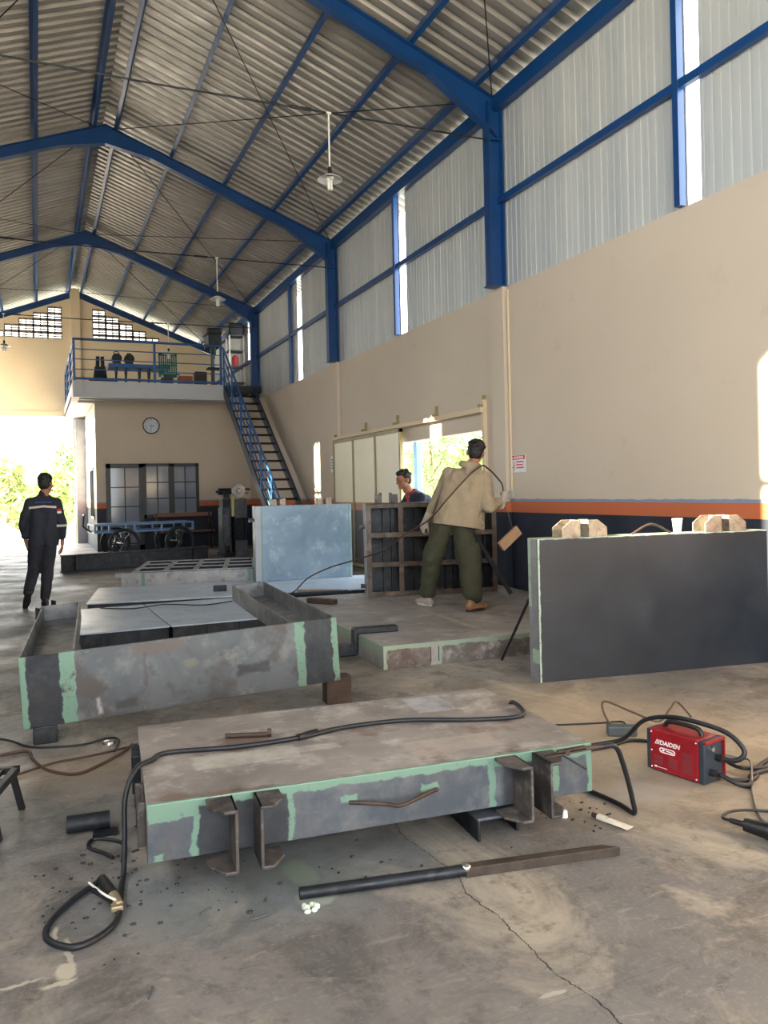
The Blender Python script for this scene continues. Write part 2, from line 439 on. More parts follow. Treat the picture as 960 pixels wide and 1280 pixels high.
struct(cladding(W + .02, 1, ((5.33, 5.49), (11.44, 11.67), (16.87, 17.17))).build('wall_right_cladding', M['clad'], fix=False))
struct(cladding(XL - .02, -1, ((5.30, 5.78), (11.40, 11.72), (16.85, 17.2)), 4.6).build('wall_left_cladding', M['clad'], fix=False))  # unseen gap before the first sheet, added to let sky light in from the left

b = MB()
ze = lambda x: rtop(x) + .16
RP = ((0, 0), (.46, 0), (.58, .05), (.86, .05), (.98, 0))
ribbed(b, Y0 - .2, 27.7, lambda yy, o, e: (RX, yy, ze(RX) + o) if e == 0 else (W + .5, yy, ze(W + .5) + o), 0.2, 0.05, RP)
ribbed(b, Y0 - .2, 27.7, lambda yy, o, e: (RX, yy, ze(RX) + o) if e == 0 else (XL - .5, yy, ze(XL - .5) + o), 0.2, 0.05, RP)
struct(b.build('ceiling', M['roof'], fix=False))
b = MB().prism([(RX - .3, ze(RX - .3) + .06), (RX, ze(RX) + .06), (RX + .3, ze(RX + .3) + .06), (RX, ze(RX) + .065)], Y0 - .2, 27.7, 'y')
struct(b.build('trim_1', M['roof']))

# gable wall with the doorway, the vents and the sloping top
b = MB(); T = .2
sl = lambda z: (7.62 - z) / .385                          # half width of the wall at height z
b.box(1.06, YG, 0, W, YG + T, 3.9).box(XL, YG, 0, -2.4, YG + T, 3.9).box(XL, YG, 3.9, W, YG + T, 5.98)
def strip(z0, z1, xl, xr):
    a = [(max(XL, RX - sl(z0)) if xl is None else xl, z0), (min(W, RX + sl(z0)) if xr is None else xr, z0),
         (min(W, RX + sl(z1)) if xr is None else xr, z1), (max(XL, RX - sl(z1)) if xl is None else xl, z1)]
    b.prism(a, YG, YG + T, 'y')
strip(5.98, 6.28, None, None)
VB = .405
for r in range(5):
    n = 5 - r; z0 = 6.28 + .2 * r
    strip(z0, z0 + .2, None, .80 - VB * n); strip(z0, z0 + .2, .80, 1.68); strip(z0, z0 + .2, 1.68 + VB * n, None)
b.prism([(RX - sl(7.28), 7.28), (RX + sl(7.28), 7.28), (RX + .01, 7.62), (RX - .01, 7.62)], YG, YG + T, 'y')
b.box(1.04, YG - .07, 3.9, 1.32, YG + T, 7.86)
b.box(XL, YG - .05, 3.9, 1.3, YG, 4.05)
struct(b.build('wall_back', M['beige']))
M['ventblock'] = plain('vent_block_concrete', srgb(120, 108, 92), 0.8)
for wname, x0, sgn in (('window_1', .80, -1), ('window_2', 1.68, 1)):
    b = MB()
    for r in range(5):
        z0 = 6.28 + .2 * r
        for k in range(5 - r):
            xa = x0 + sgn * VB * k; xb = xa + sgn * VB; xa, xb = min(xa, xb), max(xa, xb)
            for q in ((xa, z0, xa + .03, z0 + .2), (xb - .03, z0, xb, z0 + .2), (xa, z0, xb, z0 + .035), (xa, z0 + .165, xb, z0 + .2), ((xa + xb) / 2 - .014, z0, (xa + xb) / 2 + .014, z0 + .2), (xa, z0 + .092, xb, z0 + .106)):
                b.box(q[0], YG + .02, q[1], q[2], YG + .17, q[3])
    struct(b.build(wname, M['ventblock']))

# ---- portal frames: column and rafter on each side, tie rod across, roof bracing to the next frame
ORD = ['nearest', 'second', 'third', 'fourth']
def ibeam_poly(mb, top, bot, y, wf=.13, tf=.014, tw=.01):
    n = len(top)
    for i in range(n - 1):
        q = [top[i], top[i + 1], bot[i + 1], bot[i]]
        mb.prism(q, y - tw / 2, y + tw / 2, 'y')
        for ln, s in ((top, -1), (bot, 1)):
            a, c = ln[i], ln[i + 1]
            mb.prism([a, c, (c[0], c[1] + s * tf), (a[0], a[1] + s * tf)], y - wf / 2, y + wf / 2, 'y')
for k in range(4):
    y = 8.575 + 6 * k
    gable = k == 3
    if gable: y = YG + .1
    t = thing('portal_frame', ['blue steel portal frame nearest the camera, its right column beside the red warning sign',
                               'blue steel portal frame second from the camera, right column beside the sliding door rail',
                               'blue steel portal frame third from the camera, crossing in front of the mezzanine',
                               'blue rafters along the top of the gable wall with daylight above them'][k], 'steel frame', (0, y, 0), 0)
    for s in (1, -1):
        X = lambda d: RX + s * d
        ds = [0, .75, 3.2, 4.0, 4.19]; dep = [.34, .2, .2, .42, .52]
        if gable: dep = [.2, .2, .2, .2, .2]
        top = [(X(d), rtop(X(d))) for d in ds]; bot = [(X(d), rtop(X(d)) - e) for d, e in zip(ds, dep)]
        b = MB(); ibeam_poly(b, top, bot, 0); b.build('rafter', M['blue'], t)
        if not gable:
            b = MB(); xo = X(4.2); xi = X(4.0)
            x0, x1 = min(xo, xi), max(xo, xi)
            b.box(x0, -.006, 3.915, x1, .006, 6.2)
            b.box(x0, -.075, 3.915, x0 + .014, .075, 6.2).box(x1 - .014, -.075, 3.915, x1, .075, 6.2)
            b.box(x0 - .02, -.09, 3.905, x1 + .001, .09, 3.92)
            b.box(x0, -.075, 5.72, x1, .075, 5.735)
            b.build('column', M['blue'], t)
        if k < 3:
            b = MB()
            yn = 6.0 if k < 2 else (YG - y)
            e = lambda d, yy: (X(d), yy, rtop(X(d)) - .03)
            b.tube([e(4.05, .08), e(.15, yn - .08)], .008, 6, False)
            b.tube([e(.15, .08), e(4.05, yn - .08)], .008, 6, False)
            b.build('brace_rod', M['dark_steel'], t)
        if k == 0:
            b = MB(); b.tube([(X(4.05), -.08, rtop(X(4.05)) - .03), (X(.15), -5.9, rtop(X(.15)) - .03)], .008, 6, False)
            b.tube([(X(.15), -.08, rtop(X(.15)) - .03), (X(4.05), -5.9, rtop(X(4.05)) - .03)], .008, 6, False)
            b.build('brace_rod', M['dark_steel'], t)
    if not gable:
        b = MB(); b.tube([(RX - 3.99, 0, 5.735), (RX, 0, 5.70), (RX + 3.99, 0, 5.735)], .011, 8, False)
        for xx in (RX - 1.6, RX + 1.6): b.cyl((xx - .12, 0, 5.717), (xx + .12, 0, 5.717), .02, 8)
        b.build('tie_rod', M['dark_steel'], t)

names = {0.17: 'first', 1.1: 'second', 2.05: 'third', 2.97: 'fourth', 3.85: 'lowest'}
for s, side in ((1, 'right'), (-1, 'left')):
    for d, nm in names.items():
        x = RX + s * d; z = rtop(x)
        b = MB(); b.box(-.03, Y0, 0, .03, 27.5, .008).box(-.03, Y0, .142, .03, 27.5, .15).box(-.03 if s > 0 else .024, Y0, 0, -.024 if s > 0 else .03, 27.5, .15)
        o = b.build('roof_purlin', M['blue'], loc=(x, 0, z + .002))
        o.rotation_euler.y = s * math.atan(.385)
        tag(o, f'{nm} blue roof purlin {side} of the ridge, running the length of the hall', 'roof beam', 'roof purlins')
for x, s, side in ((W, -1, 'right'), (XL, 1, 'left')):
    b = MB(); x0, x1 = sorted((x, x + s * .1))
    b.box(x0, Y0, 6.10, x1, YG, 6.29)
    tag(b.build('eave_beam', M['blue']), f'long blue eave beam along the top of the {side} wall cladding', 'steel beam')
    b = MB(); xa, xb = sorted((x + s * .002, x + s * .06)); b.box(xa, Y0, 4.95, xb, YG, 5.03)
    for yy in (5.56, 11.72, 17.55): pass
    tag(b.build('wall_girt', M['blue']), f'long blue horizontal girt halfway up the {side} wall cladding', 'steel beam')
for y, lab in ((5.53, 'blue upright post beside the nearest bright slit in the right wall cladding'),
               (11.71, 'blue upright post beside the middle bright slit in the right wall cladding'),
               (17.55, 'blue upright post near the far bright slit behind the stairs')):
    tag(MB().box(-.075, -.035, 3.9, -.002, .035, 6.13).build('cladding_post', M['blue'], loc=(W, y, 0)), lab, 'steel post')

# ---- pipe down the wall beside the near column, with its switch box
t = thing('conduit_pipe', 'pale conduit pipe running down the wall beside the near column', 'pipe', (W - .012, 8.46, 0))
b = MB(); b.tube([(0, 0, 1.32), (0, 0, 3.86)], .014, 8); b.build('pipe', M['beige'], t, smooth=40)
MB().box(-.035, -.05, 1.27, .012, .05, 1.37).build('switch_box', plain('switch_box_grey', srgb(176, 172, 162), .5), t, bevel=.006)

# ---- side door: sliding panel, rail, brackets, jamb post
M['door_cream'] = None
def door_paint():
    t = NT('cream_door_paint'); z = t.sep(t.coord())[2]
    c = t.mix(t.ramp(t.noise(2, 4), .3, .7), srgb(238, 231, 198), srgb(244, 239, 214))
    c = t.mix(t.math('LESS_THAN', z, 1.20), c, srgb(168, 112, 84)); c = t.mix(t.math('LESS_THAN', z, 1.06), c, srgb(50, 58, 74))
    return t.out(c, .45)
M['door_cream'] = door_paint(); M['stile'] = plain('door_stile_paint', srgb(150, 138, 92), .5)
d = thing('door_1', 'cream sliding door panel hung on the right wall, closed over half its opening', 'door', (W - .075, 0, 0)); struct(d)
b = MB().box(-.012, 11.58, .06, .012, 14.68, 2.36); b.build('door_panel', M['door_cream'], d)
b = MB()
for y in (11.55, 12.58, 13.62, 14.65): b.box(-.03, y, .05, .02, y + .05, 2.38)
b.box(-.03, 11.55, 2.33, .02, 14.7, 2.39).box(-.03, 11.55, .04, .02, 14.7, .1)
b.build('door_frame', M['stile'], d)
t = thing('door_rail', 'cream sliding door rail with upright brackets above the side doorway', 'rail', (W, 0, 0))
MB().box(-.10, 9.04, 2.40, -.04, 14.74, 2.46).build('rail', M['beige'], t, bevel=.004)
for y in (9.08, 10.44, 11.82, 13.2, 14.6):
    b = MB(); b.box(-.03, y - .025, 2.46, 0, y + .025, 2.62).box(-.10, y - .035, 2.46, 0, y + .02, 2.50); b.build('bracket', M['stile'], t)
t = tag(MB().box(W - .055, 9.03, 0, W - .002, 9.085, 2.56).build('door_post', M['beige']), 'thin cream post at the near edge of the side doorway', 'post')
tag(MB().box(W + .22, 11.62, -.1, W + .32, 11.74, 2.6).build('steel_post', plain('pale_blue_paint', srgb(120, 170, 225), .5)), 'pale blue post standing just outside the side doorway', 'post')

# ---- office under the mezzanine
OX, OY = 1.387, 21.7
b = MB()
b.box(OX, OY, 0, 1.62, OY + .15, 3.85).box(1.62, OY, 2.25, 3.985, OY + .15, 3.85).box(3.985, OY, 0, W, OY + .15, 3.85).box(2.56, OY, 0, 3.985, OY + .15, .83)
b.box(OX, OY + .15, 0, OX + .15, 22.45, 3.85).box(OX, 24.0, 0, OX + .15, YG, 3.85).box(OX, 22.45, 0, OX + .15, 24.0, .8).box(OX, 22.45, 2.2, OX + .15, 24.0, 3.85)
struct(b.build('wall_office', M['wall']))
M['frame_dark'] = plain('dark_window_frame', srgb(22, 26, 35), .4)
def glass_mat():
    t = NT('tinted_glass'); t.b.inputs['Transmission Weight'].default_value = .25
    return t.out(srgb(150, 160, 176), .08, 0, .5)
M['glass'] = glass_mat()
def glazed(name, x0, x1, z0, z1, cols, rows, fr, parent=None):
    w = thing(name, 'dark framed office window', 'window', (0, OY, 0)); struct(w)
    b = MB(); b.box(x0, -.03, z0, x0 + fr, .1, z1).box(x1 - fr, -.03, z0, x1, .1, z1).box(x0, -.03, z1 - fr, x1, .1, z1).box(x0, -.03, z0, x1, .1, z0 + fr)
    gx0, gx1, gz0, gz1 = x0 + fr, x1 - fr, z0 + fr, z1 - fr
    for i in range(1, cols): xx = gx0 + (gx1 - gx0) * i / cols; b.box(xx - .014, .0, gz0, xx + .014, .05, gz1)
    for i in range(1, rows): zz = gz0 + (gz1 - gz0) * i / rows; b.box(gx0, .0, zz - .014, gx1, .05, zz + .014)
    b.build('window_frame' if 'window' in name else 'door_frame', M['frame_dark'], w)
    MB().box(gx0, .02, gz0, gx1, .03, gz1).build('pane', M['glass'], w)
    return w
d2 = glazed('door_2', 1.62, 2.555, 0.02, 2.25, 2, 4, .115); d2['label'] = 'dark framed glass office door below the wall clock, left of two windows'; d2['category'] = 'door'
b = MB(); b.bar((2.50, -.08, 1.0), (2.50, -.08, 1.25), .03, .02).box(2.49, -.08, 1.02, 2.51, -.02, 1.05).box(2.49, -.08, 1.2, 2.51, -.02, 1.23); b.build('door_handle', M['black'], d2)
w = glazed('window_3', 2.55, 3.27, .83, 2.25, 2, 3, .075); w['label'] = 'dark framed office window in the middle, beside the glass door'
w = glazed('window_4', 3.265, 3.985, .83, 2.25, 2, 3, .075); w['label'] = 'dark framed office window farthest right, nearest the stairs'
w = thing('window_5', 'dark framed window in the pale side wall of the office', 'window', (OX, 0, 0)); struct(w)
b = MB().box(-.02, 22.45, .8, .1, 22.53, 2.2).box(-.02, 23.92, .8, .1, 24.0, 2.2).box(-.02, 22.45, .8, .1, 24.0, .88).box(-.02, 22.45, 2.12, .1, 24.0, 2.2).box(-.02, 23.2, .8, .1, 23.25, 2.2)
b.build('window_frame', M['frame_dark'], w); MB().box(.03, 22.5, .85, .04, 23.95, 2.15).build('pane', M['glass'], w)

M['slab'] = plain('pale_grey_paint', srgb(196, 198, 202), .6, 0, .04, 1.5)
MZ = 4.18; MY = 20.3
b = MB().box(.82, MY, 3.79, 4.40, MY + .16, MZ).box(.82, MY + .16, 3.95, 4.40, 21.3, MZ).box(.82, 21.3, 3.85, W - .001, YG, MZ).box(.82, MY + .16, 3.79, .97, YG, 3.95).box(.97, 21.55, 3.79, 1.387, 21.7, 3.95)
struct(b.build('ceiling_office', M['slab']))
struct(MB().box(1.10, 26.05, 0, 1.42, 26.42, 3.79).build('trim_2', plain('grey_pillar_paint', srgb(128, 134, 146), .5)))

# ---- mezzanine railing
t = thing('mezzanine_railing', 'blue pipe railing round the front and left edge of the mezzanine', 'railing', (0, 0, MZ))
rz_ = [1.0, .76, .52, .28]
b = MB(); b.tube([(.86, YG - .15, 1.0), (.86, MY + .06, 1.0), (4.36, MY + .06, 1.0)], .028, 8, False); b.build('top_rail', M['rail_blue'], t, smooth=50)
for z in rz_[1:]:
    b = MB(); b.tube([(.86, YG - .15, z), (.86, MY + .06, z), (4.36, MY + .06, z)], .013, 6, False); b.build('rail', M['rail_blue'], t)
b = MB(); b.tube([(.86, YG - .15, .06), (.86, MY + .06, .06), (4.36, MY + .06, .06)], .03, 8, False); b.build('bottom_rail', M['rail_blue'], t)
for x, y in ((.86, MY + .06), (2.72, MY + .06), (4.36, MY + .06), (.86, 22.4), (.86, 24.4), (.86, 26.3)):
    MB().box(x - .028, y - .028, 0, x + .028, y + .028, 1.0).build('post', M['rail_blue'], t)

# ---- stairs along the right wall
M['stair'] = plain('stair_steel', srgb(58, 66, 80), .45, .3, .2, 6)
M['tread'] = plain('stair_tread', srgb(44, 44, 48), .55, .3, .2, 6)
SX0, SX1 = 4.42, 5.18; ST, SB = 20.28, 15.0
t = thing('steel_stairs', 'open tread steel stairs with blue handrail climbing to the mezzanine', 'stairs', (0, 0, 0))
zs = lambda y: (y - SB) / (ST - SB) * 4.12
for x in (SX0, SX1):
    b = MB(); b.prism([(SB - .12, 0), (SB + .2, 0), (ST, 4.12 - .24), (ST, 4.12), (ST - .05, 4.12)], x - .02, x + .02, 'x'); b.build('stringer', M['stair'], t)
N = 19
for i in range(1, N):
    y = SB + (ST - SB) * i / N; z = zs(y)
    b = MB(); b.box(SX0 + .02, y - .05, z - .035, SX1 - .02, y + .2, z - .01).box(SX0 + .02, y - .05, z - .06, SX1 - .02, y - .035, z - .01); b.build('tread', M['tread'], t)
MB().box(SX0 - .02, ST, MZ - .16, W - .02, 20.45, MZ - .005).box(SX0 - .02, 20.45, MZ - .16, W - .23, 21.29, MZ - .005).build('landing', M['tread'], t)
b = MB(); b.tube([(SX0, SB + .0, .95), (SX0, ST, 5.1), (SX0, ST + .3, 5.2)], .026, 8, False); b.build('handrail', M['rail_blue'], t, smooth=50)
for dz in (.72, .48, .24):
    b = MB(); b.tube([(SX0, SB + .02, dz), (SX0, ST, dz + 4.15)], .016, 6, False); b.build('rail', M['rail_blue'], t)
for i in range(7):
    y = SB + .1 + (ST - SB - .1) * i / 6; z = zs(y)
    MB().box(SX0 - .02, y - .02, max(0, z - .1), SX0 + .02, y + .02, z + .97).build('baluster', M['rail_blue'], t)

# ---- wall clock
t = thing('wall_clock', 'round white wall clock with a black rim above the office door', 'clock', (2.775, OY - .005, 3.242), rot=(R(90), 0, 0))
b = MB(); b.lathe([(.19, 0), (.215, 0), (.218, .03), (.205, .045), (.19, .03)], 36, None, True); b.build('rim', M['black'], t, smooth=40)
MB().lathe([(0, .004), (.195, .004), (.195, .02), (0, .02)], 36).build('dial', plain('clock_face', srgb(205, 212, 222), .4), t)
def text_mesh(body, size, depth=.001, shear=0, bold=0, ax='CENTER'):
    cu = bpy.data.curves.new('lettering', 'FONT'); cu.body = body; cu.size = size; cu.extrude = depth; cu.shear = shear; cu.offset = bold
    cu.align_x = ax; cu.align_y = 'CENTER'
    o = bpy.data.objects.new('lettering', cu); COL.objects.link(o); bpy.context.view_layer.update()
    me = bpy.data.meshes.new_from_object(o.evaluated_get(bpy.context.evaluated_depsgraph_get()))
    bpy.data.objects.remove(o); return me
def join_text(items):
    b = MB()
    for body, size, Mx, kw in items:
        me = text_mesh(body, size, **kw); b.add([v.co for v in me.vertices], [tuple(p.vertices) for p in me.polygons], Mx)
    return b
b = join_text([(str(h), .05, Matrix.Translation((.15 * math.sin(h * math.pi / 6), .15 * math.cos(h * math.pi / 6), .021)), {}) for h in range(1, 13)])
b.build('numerals', M['black'], t)
b = MB(); b.bar((0, 0, .026), (.075, -.03, .026), .014, .004).bar((0, 0, .03), (-.01, -.14, .03), .010, .004); b.lathe([(0, .02), (.012, .02), (.012, .034), (0, .034)], 10); b.build('hands', M['black'], t)

# ---- wall signs
M['sign_white'] = plain('sign_white', srgb(225, 228, 235), .4); M['sign_red'] = plain('sign_red', srgb(206, 58, 66), .4)
t = thing('warning_sign', 'small white and red warning sign on the wall right of the near column', 'sign', (W - .004, 8.325, 1.695))
MB().box(-.003, -.165, -.105, .003, .165, .105).build('sign_board', M['sign_white'], t)
b = MB(); b.box(-.005, -.16, .05, -.0032, .16, .1)
for i, (a, c) in enumerate(((.115, -.13), (.115, -.10), (.115, -.12))): pass
for i in range(3):
    z = .022 - .036 * i; b.box(-.005, -.13 + .02 * (i % 2), z - .009, -.0032, .03, z + .009)
for k in range(10):
    a0 = math.pi * (.5 + k * .13); a1 = math.pi * (.5 + (k + 1) * .13)
    b.bar((-.0042, .095 + .028 * math.cos(a0), -.015 + .034 * math.sin(a0)), (-.0042, .095 + .028 * math.cos(a1), -.015 + .034 * math.sin(a1)), .009, .0016, (1, 0, 0))
b.bar((-.0042, .095, -.05), (-.0042, .08, -.09), .01, .0016, (1, 0, 0))
b.build('red_print', M['sign_red'], t)
b = MB()
for i, ww in enumerate((.02, .018, .022, .017, .02, .018, .02)): b.box(-.0064, .085 - .031 * i - ww, .062, -.0052, .085 - .031 * i, .088)
b.prism([(.13, .06), (.10, .06), (.115, .09)], -.0064, -.0052, 'x'); b.build('white_print', M['sign_white'], t)
t = thing('notice_sign', 'narrow pale notice on the wall left of the sliding door', 'sign', (W - .066, 14.72, 1.95))
t.location = (W - .004, 15.0, 1.95)
MB().box(-.003, -.1, -.16, .003, .1, .16).build('sign_board', M['sign_white'], t)
b = MB()
for i in range(4): b.box(-.005, -.06, .07 - .055 * i, -.0032, .05, .1 - .055 * i)
b.build('grey_print', plain('sign_grey', srgb(96, 100, 112), .5), t)

# ---- pendant lamps hung from the tie rods
M['bulb'] = plain('bulb_glass', srgb(240, 240, 236), .25)
M['shade'] = plain('shade_enamel', srgb(206, 210, 210), .35, .2)
def lamp(loc, label, s=1.0):
    t = thing('pendant_lamp', label, 'ceiling lamp', loc, 0, 'pendant lamps')
    MB().cyl((0, 0, -.62), (0, 0, 0), .011, 8).cyl((-.03, 0, 0), (.03, 0, 0), .014, 8).build('stem', M['white'], t, smooth=40)
    MB().lathe([(0, -.62), (.02, -.62), (.024, -.66), (.02, -.70), (.034, -.70), (.036, -.735), (0, -.735)], 12).build('socket', M['black'], t, smooth=40)
    MB().lathe([(.03, -.70), (.05, -.705), (.14, -.755), (.145, -.765), (.138, -.762), (.05, -.715), (.03, -.71)], 24, None, True).build('lamp_shade', M['shade'], t, smooth=40)
    b = MB()
    for k in range(4):
        a = math.pi / 2 * k + .4; b.cyl((.022 * math.cos(a), .022 * math.sin(a), -.73), (.022 * math.cos(a), .022 * math.sin(a), -.88), .014, 8)
    b.lathe([(0, -.735), (.045, -.735), (.045, -.77), (0, -.77)], 14); b.build('bulb', M['bulb'], t, smooth=40)
    return t
lamp((3.13, 8.575, 5.718), 'white pendant lamp with a disc shade hanging nearest the camera')
lamp((3.09, 14.575, 5.718), 'white pendant lamp on the second tie rod, above the stair side')
lamp((3.10, 20.575, 5.718), 'small far pendant lamp above the front of the mezzanine')
lamp((-.64, 20.575, 5.718), 'far pendant lamp at the left edge of the picture')

# ---- outside: yard, hill, trees
M['yard'] = plain('pale_yard_concrete', srgb(206, 200, 188), .8, 0, .08, .3)
b = MB(); b.box(-120, -60, -.35, 120, 160, -.16)
struct(b.build('ground', M['yard']))
t = NT('grass_bank'); gm = t.out(t.mix(t.ramp(t.noise(.5, 5), .35, .65), srgb(86, 118, 58), srgb(126, 142, 80)), .9)
b = MB()
for k in range(26):
    x = -70 + k * 6; b.ell((x, 128 + 6 * math.sin(k * 1.7), -2), (9, 7, 7.5 + 3.5 * math.sin(k * .9) + 2 * math.sin(k * 2.3)), None, 14, 8)
struct(b.build('hill', gm, smooth=60))
def leaf_mat(name, a, b_):
    t = NT(name); c = t.mix(t.ramp(t.noise(3, 3), .3, .7), a, b_)
    t.b.inputs['Subsurface Weight'].default_value = 0
    return t.out(c, .6)
M['leaf_a'] = leaf_mat('light_leaves', srgb(140, 164, 92), srgb(190, 198, 130)); M['leaf_b'] = leaf_mat('green_leaves', srgb(104, 140, 78), srgb(156, 178, 112))
M['bark'] = plain('bark', srgb(104, 86, 66), .9)
def tree(x, y, h, r, label, mat, group, n=1500, seed=0, leaf=.16, low=.25):
    rnd = random.Random(seed); t = thing('leafy_tree', label, 'tree', (x, y, -.16), 0, group)
    b = MB(); b.tube([(0, 0, 0), (.1 * r, .05, h * .35), (.05, -.05 * r, h * .7)], .09, 8, rs=lambda u: .10 * h / 5 * (1 - .6 * u)); 
    for k in range(5):
        a = k * 1.3; b.tube([(0, 0, h * .35), (r * .3 * math.cos(a), r * .3 * math.sin(a), h * .55), (r * .6 * math.cos(a), r * .6 * math.sin(a), h * .72)], .03, 6, rs=lambda u: .04 * (1 - .7 * u))
    b.build('trunk', M['bark'], t, smooth=60)
    b = MB(); blobs = [(rnd.uniform(-.6, .6) * r, rnd.uniform(-.6, .6) * r, h * rnd.uniform(low + .1, .88), r * rnd.uniform(.3, .55)) for _ in range(12)]
    for i in range(n):
        cx, cy, cz, cr_ = blobs[i % 12]
        v = Vector((rnd.gauss(0, 1), rnd.gauss(0, 1), rnd.gauss(0, 1))).normalized() * cr_ * rnd.uniform(.6, 1.05)
        p = Vector((cx, cy, cz)) + v; e = Euler((rnd.uniform(-1, 1), rnd.uniform(-1, 1), rnd.uniform(0, 6.3))).to_matrix()
        l = leaf * rnd.uniform(.7, 1.3)
        b.add([p + e @ Vector(q) for q in ((-l, 0, 0), (0, -l * .45, .02), (l, 0, -.03), (0, l * .45, .02))], [(0, 1, 2, 3)])
    b.build('foliage', mat, t, fix=False)
for i, (x, y, h, r, lab) in enumerate([(9.3, 10.4, 3.4, 1.4, 'light green leafy tree nearest the side doorway'), (12.6, 14.4, 4.6, 1.9, 'green leafy tree behind the nearest one outside the side doorway'),
                               (10.6, 17.4, 3.6, 1.5, 'light green leafy tree farther left outside the side doorway'), (15.6, 21.5, 5.4, 2.4, 'large green leafy tree farthest back outside the side doorway'), (15.5, 10.4, 5.2, 2.2, 'tall light green leafy tree at the right outside the side doorway'), (13.5, 27.0, 5.0, 2.2, 'green leafy tree farthest left outside the side doorway')]):
    tree(x, y, h, r, lab, M['leaf_a' if i % 2 == 0 else 'leaf_b'], 'trees outside the side door', 2000, i, .13, .05)
for i, (x, y, h, r, lab) in enumerate([(-3.6, 44, 3.9, 1.9, 'low leafy tree across the yard at the left edge of the back doorway'), (.4, 45, 3.4, 1.7, 'low leafy tree across the yard behind the walking man'), (4.4, 46.5, 3.6, 1.9, 'low leafy tree across the yard near the grey pillar'),
                               (-1.8, 57, 4.6, 2.4, 'pale leafy tree far across the yard, left of the walking man'), (3.0, 58, 4.8, 2.4, 'pale leafy tree far across the yard, right of the walking man')]):
    tree(x, y, h, r, lab, M['leaf_b' if i % 2 == 0 else 'leaf_a'], 'trees across the yard', 1400, 40 + i, .26, .02)

# ------------------------------------------------------------------ steel gate panels
def guide_pair(parent, mat, xa, xb, out, h0, h1, wid=.095):
    """two bent guide channels back to back with a slot between xa and xb, standing off the edge y = 0"""
    for x, s in ((xa, -1), (xb, 1)):
        b = MB(); t_ = .012
        b.box(min(x, x + s * t_), -out, h0, max(x, x + s * t_), 0, h1)
        poly = [(x, 0), (x, -out), (x + s * wid * .5, -out), (x + s * wid, -out * .55), (x + s * wid, 0)]
        b.prism(poly, h0, h0 + t_, 'z').prism(poly, h1 - t_, h1, 'z')
        o = b.build('guide_channel', mat, parent, bevel=.003)
def bent_handle(parent, mat, x0, x1, z, out, r=.009, sag=0.0):
    xm = (x0 + x1) / 2
    b = MB(); b.tube([(x0, .0, z), (x0 + .03, -.012, z), (x0 + .14, -out * .75, z - sag * .7), (xm, -out, z - sag), (x1 - .09, -out * .6, z - sag * .3), (x1 - .03, -.012, z), (x1, .0, z)], r, 8, True, 4)
    b.build('handle', mat, parent, smooth=60)

# near panel
NP_L, NP_D, NP_T = 1.80, 1.02, .205
near = thing('gate_panel', 'nearest steel gate panel lying flat, with cable and bolt on top and green putty edges', 'steel panel', (.327, 2.90, .115), R(-4.6))
g = [((-.01, -.02, .176), (1.81, .012, .215)), ((.156, -.02, -.01), (.176, .01, .2)), ((.498, -.02, .0), (.521, .01, .2)), ((1.318, -.02, .0), (1.349, .01, .2)), ((1.775, -.02, .0), (1.81, .02, .2)),
     ((.70, -.02, .105), (.775, .01, .13)), ((1.03, -.02, .11), (1.10, .01, .135)), ((1.35, -.02, .16), (1.8, .012, .21)), ((0, -.02, .14), (.17, .01, .21)), ((.02, -.02, .0), (.05, .01, .03)), ((1.60, -.02, .02), (1.64, .01, .16))]
ex = [((-.02, -.1, -.02), (1.82, .03, .194), srgb(68, 76, 85)), ((.17, -.1, -.02), (.5, .03, .194), srgb(40, 43, 48)), ((1.38, -.1, -.02), (1.6, .03, .194), srgb(52, 54, 57)),  # first box darkens the whole front face: its shade put into the colour
      ((.20, .30, .2), (.62, .46, .22), srgb(186, 186, 178)), ((.45, .36, .2), (.80, .42, .22), srgb(178, 176, 170)), ((1.30, .70, .2), (1.5, .98, .22), srgb(170, 172, 180)), ((1.05, .12, .2), (1.45, .3, .22), srgb(166, 156, 149))]
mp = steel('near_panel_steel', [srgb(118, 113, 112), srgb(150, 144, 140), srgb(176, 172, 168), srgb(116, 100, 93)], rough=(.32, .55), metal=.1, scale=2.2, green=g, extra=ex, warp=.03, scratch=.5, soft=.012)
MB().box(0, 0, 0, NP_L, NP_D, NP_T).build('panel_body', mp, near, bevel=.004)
gm_ = steel('guide_steel', [srgb(56, 54, 54), srgb(92, 86, 84), srgb(120, 116, 114)], scale=6)
guide_pair(near, gm_, .297, .372, .15, -.02, .20); guide_pair(near, gm_, 1.44, 1.515, .15, -.02, .20)
bent_handle(near, M['rust'], .735, 1.095, .108, .07, .008, .012)
b = MB().box(-.035, .62, .03, 0, .78, .19).box(-.025, .70, -.06, -.005, .74, .03); b.build('side_bracket', M['dark_steel'], near, bevel=.003)
b = MB().box(-.03, .10, .02, 0, .12, .18).box(-.03, .30, .02, 0, .32, .18).box(-.012, .12, .02, 0, .30, .18); b.build('side_bracket', gm_, near, bevel=.003)
tag(MB().box(0, 0, 0, .16, .28, .113).build('support_block', M['dark_steel'], loc=(.37, 3.16, 0), bevel=.004), 'dark steel block under the left end of the nearest panel', 'steel block')
t = thing('support_channel', 'steel channel stub on the floor under the front edge of the nearest panel', 'steel block', (1.575, 2.79, 0), R(-5))
b = MB(); b.prism([(0, -.02), (.20, -.02), (.225, .02), (.225, .25), (0, .25)], .08, .092, 'z'); b.build('top_plate', M['mid_steel'], t, bevel=.003)
MB().box(0, -.02, 0, .012, .26, .08).build('web', M['dark_steel'], t, bevel=.002); MB().box(.19, .02, 0, .202, .26, .08).build('web', M['dark_steel'], t, bevel=.002)

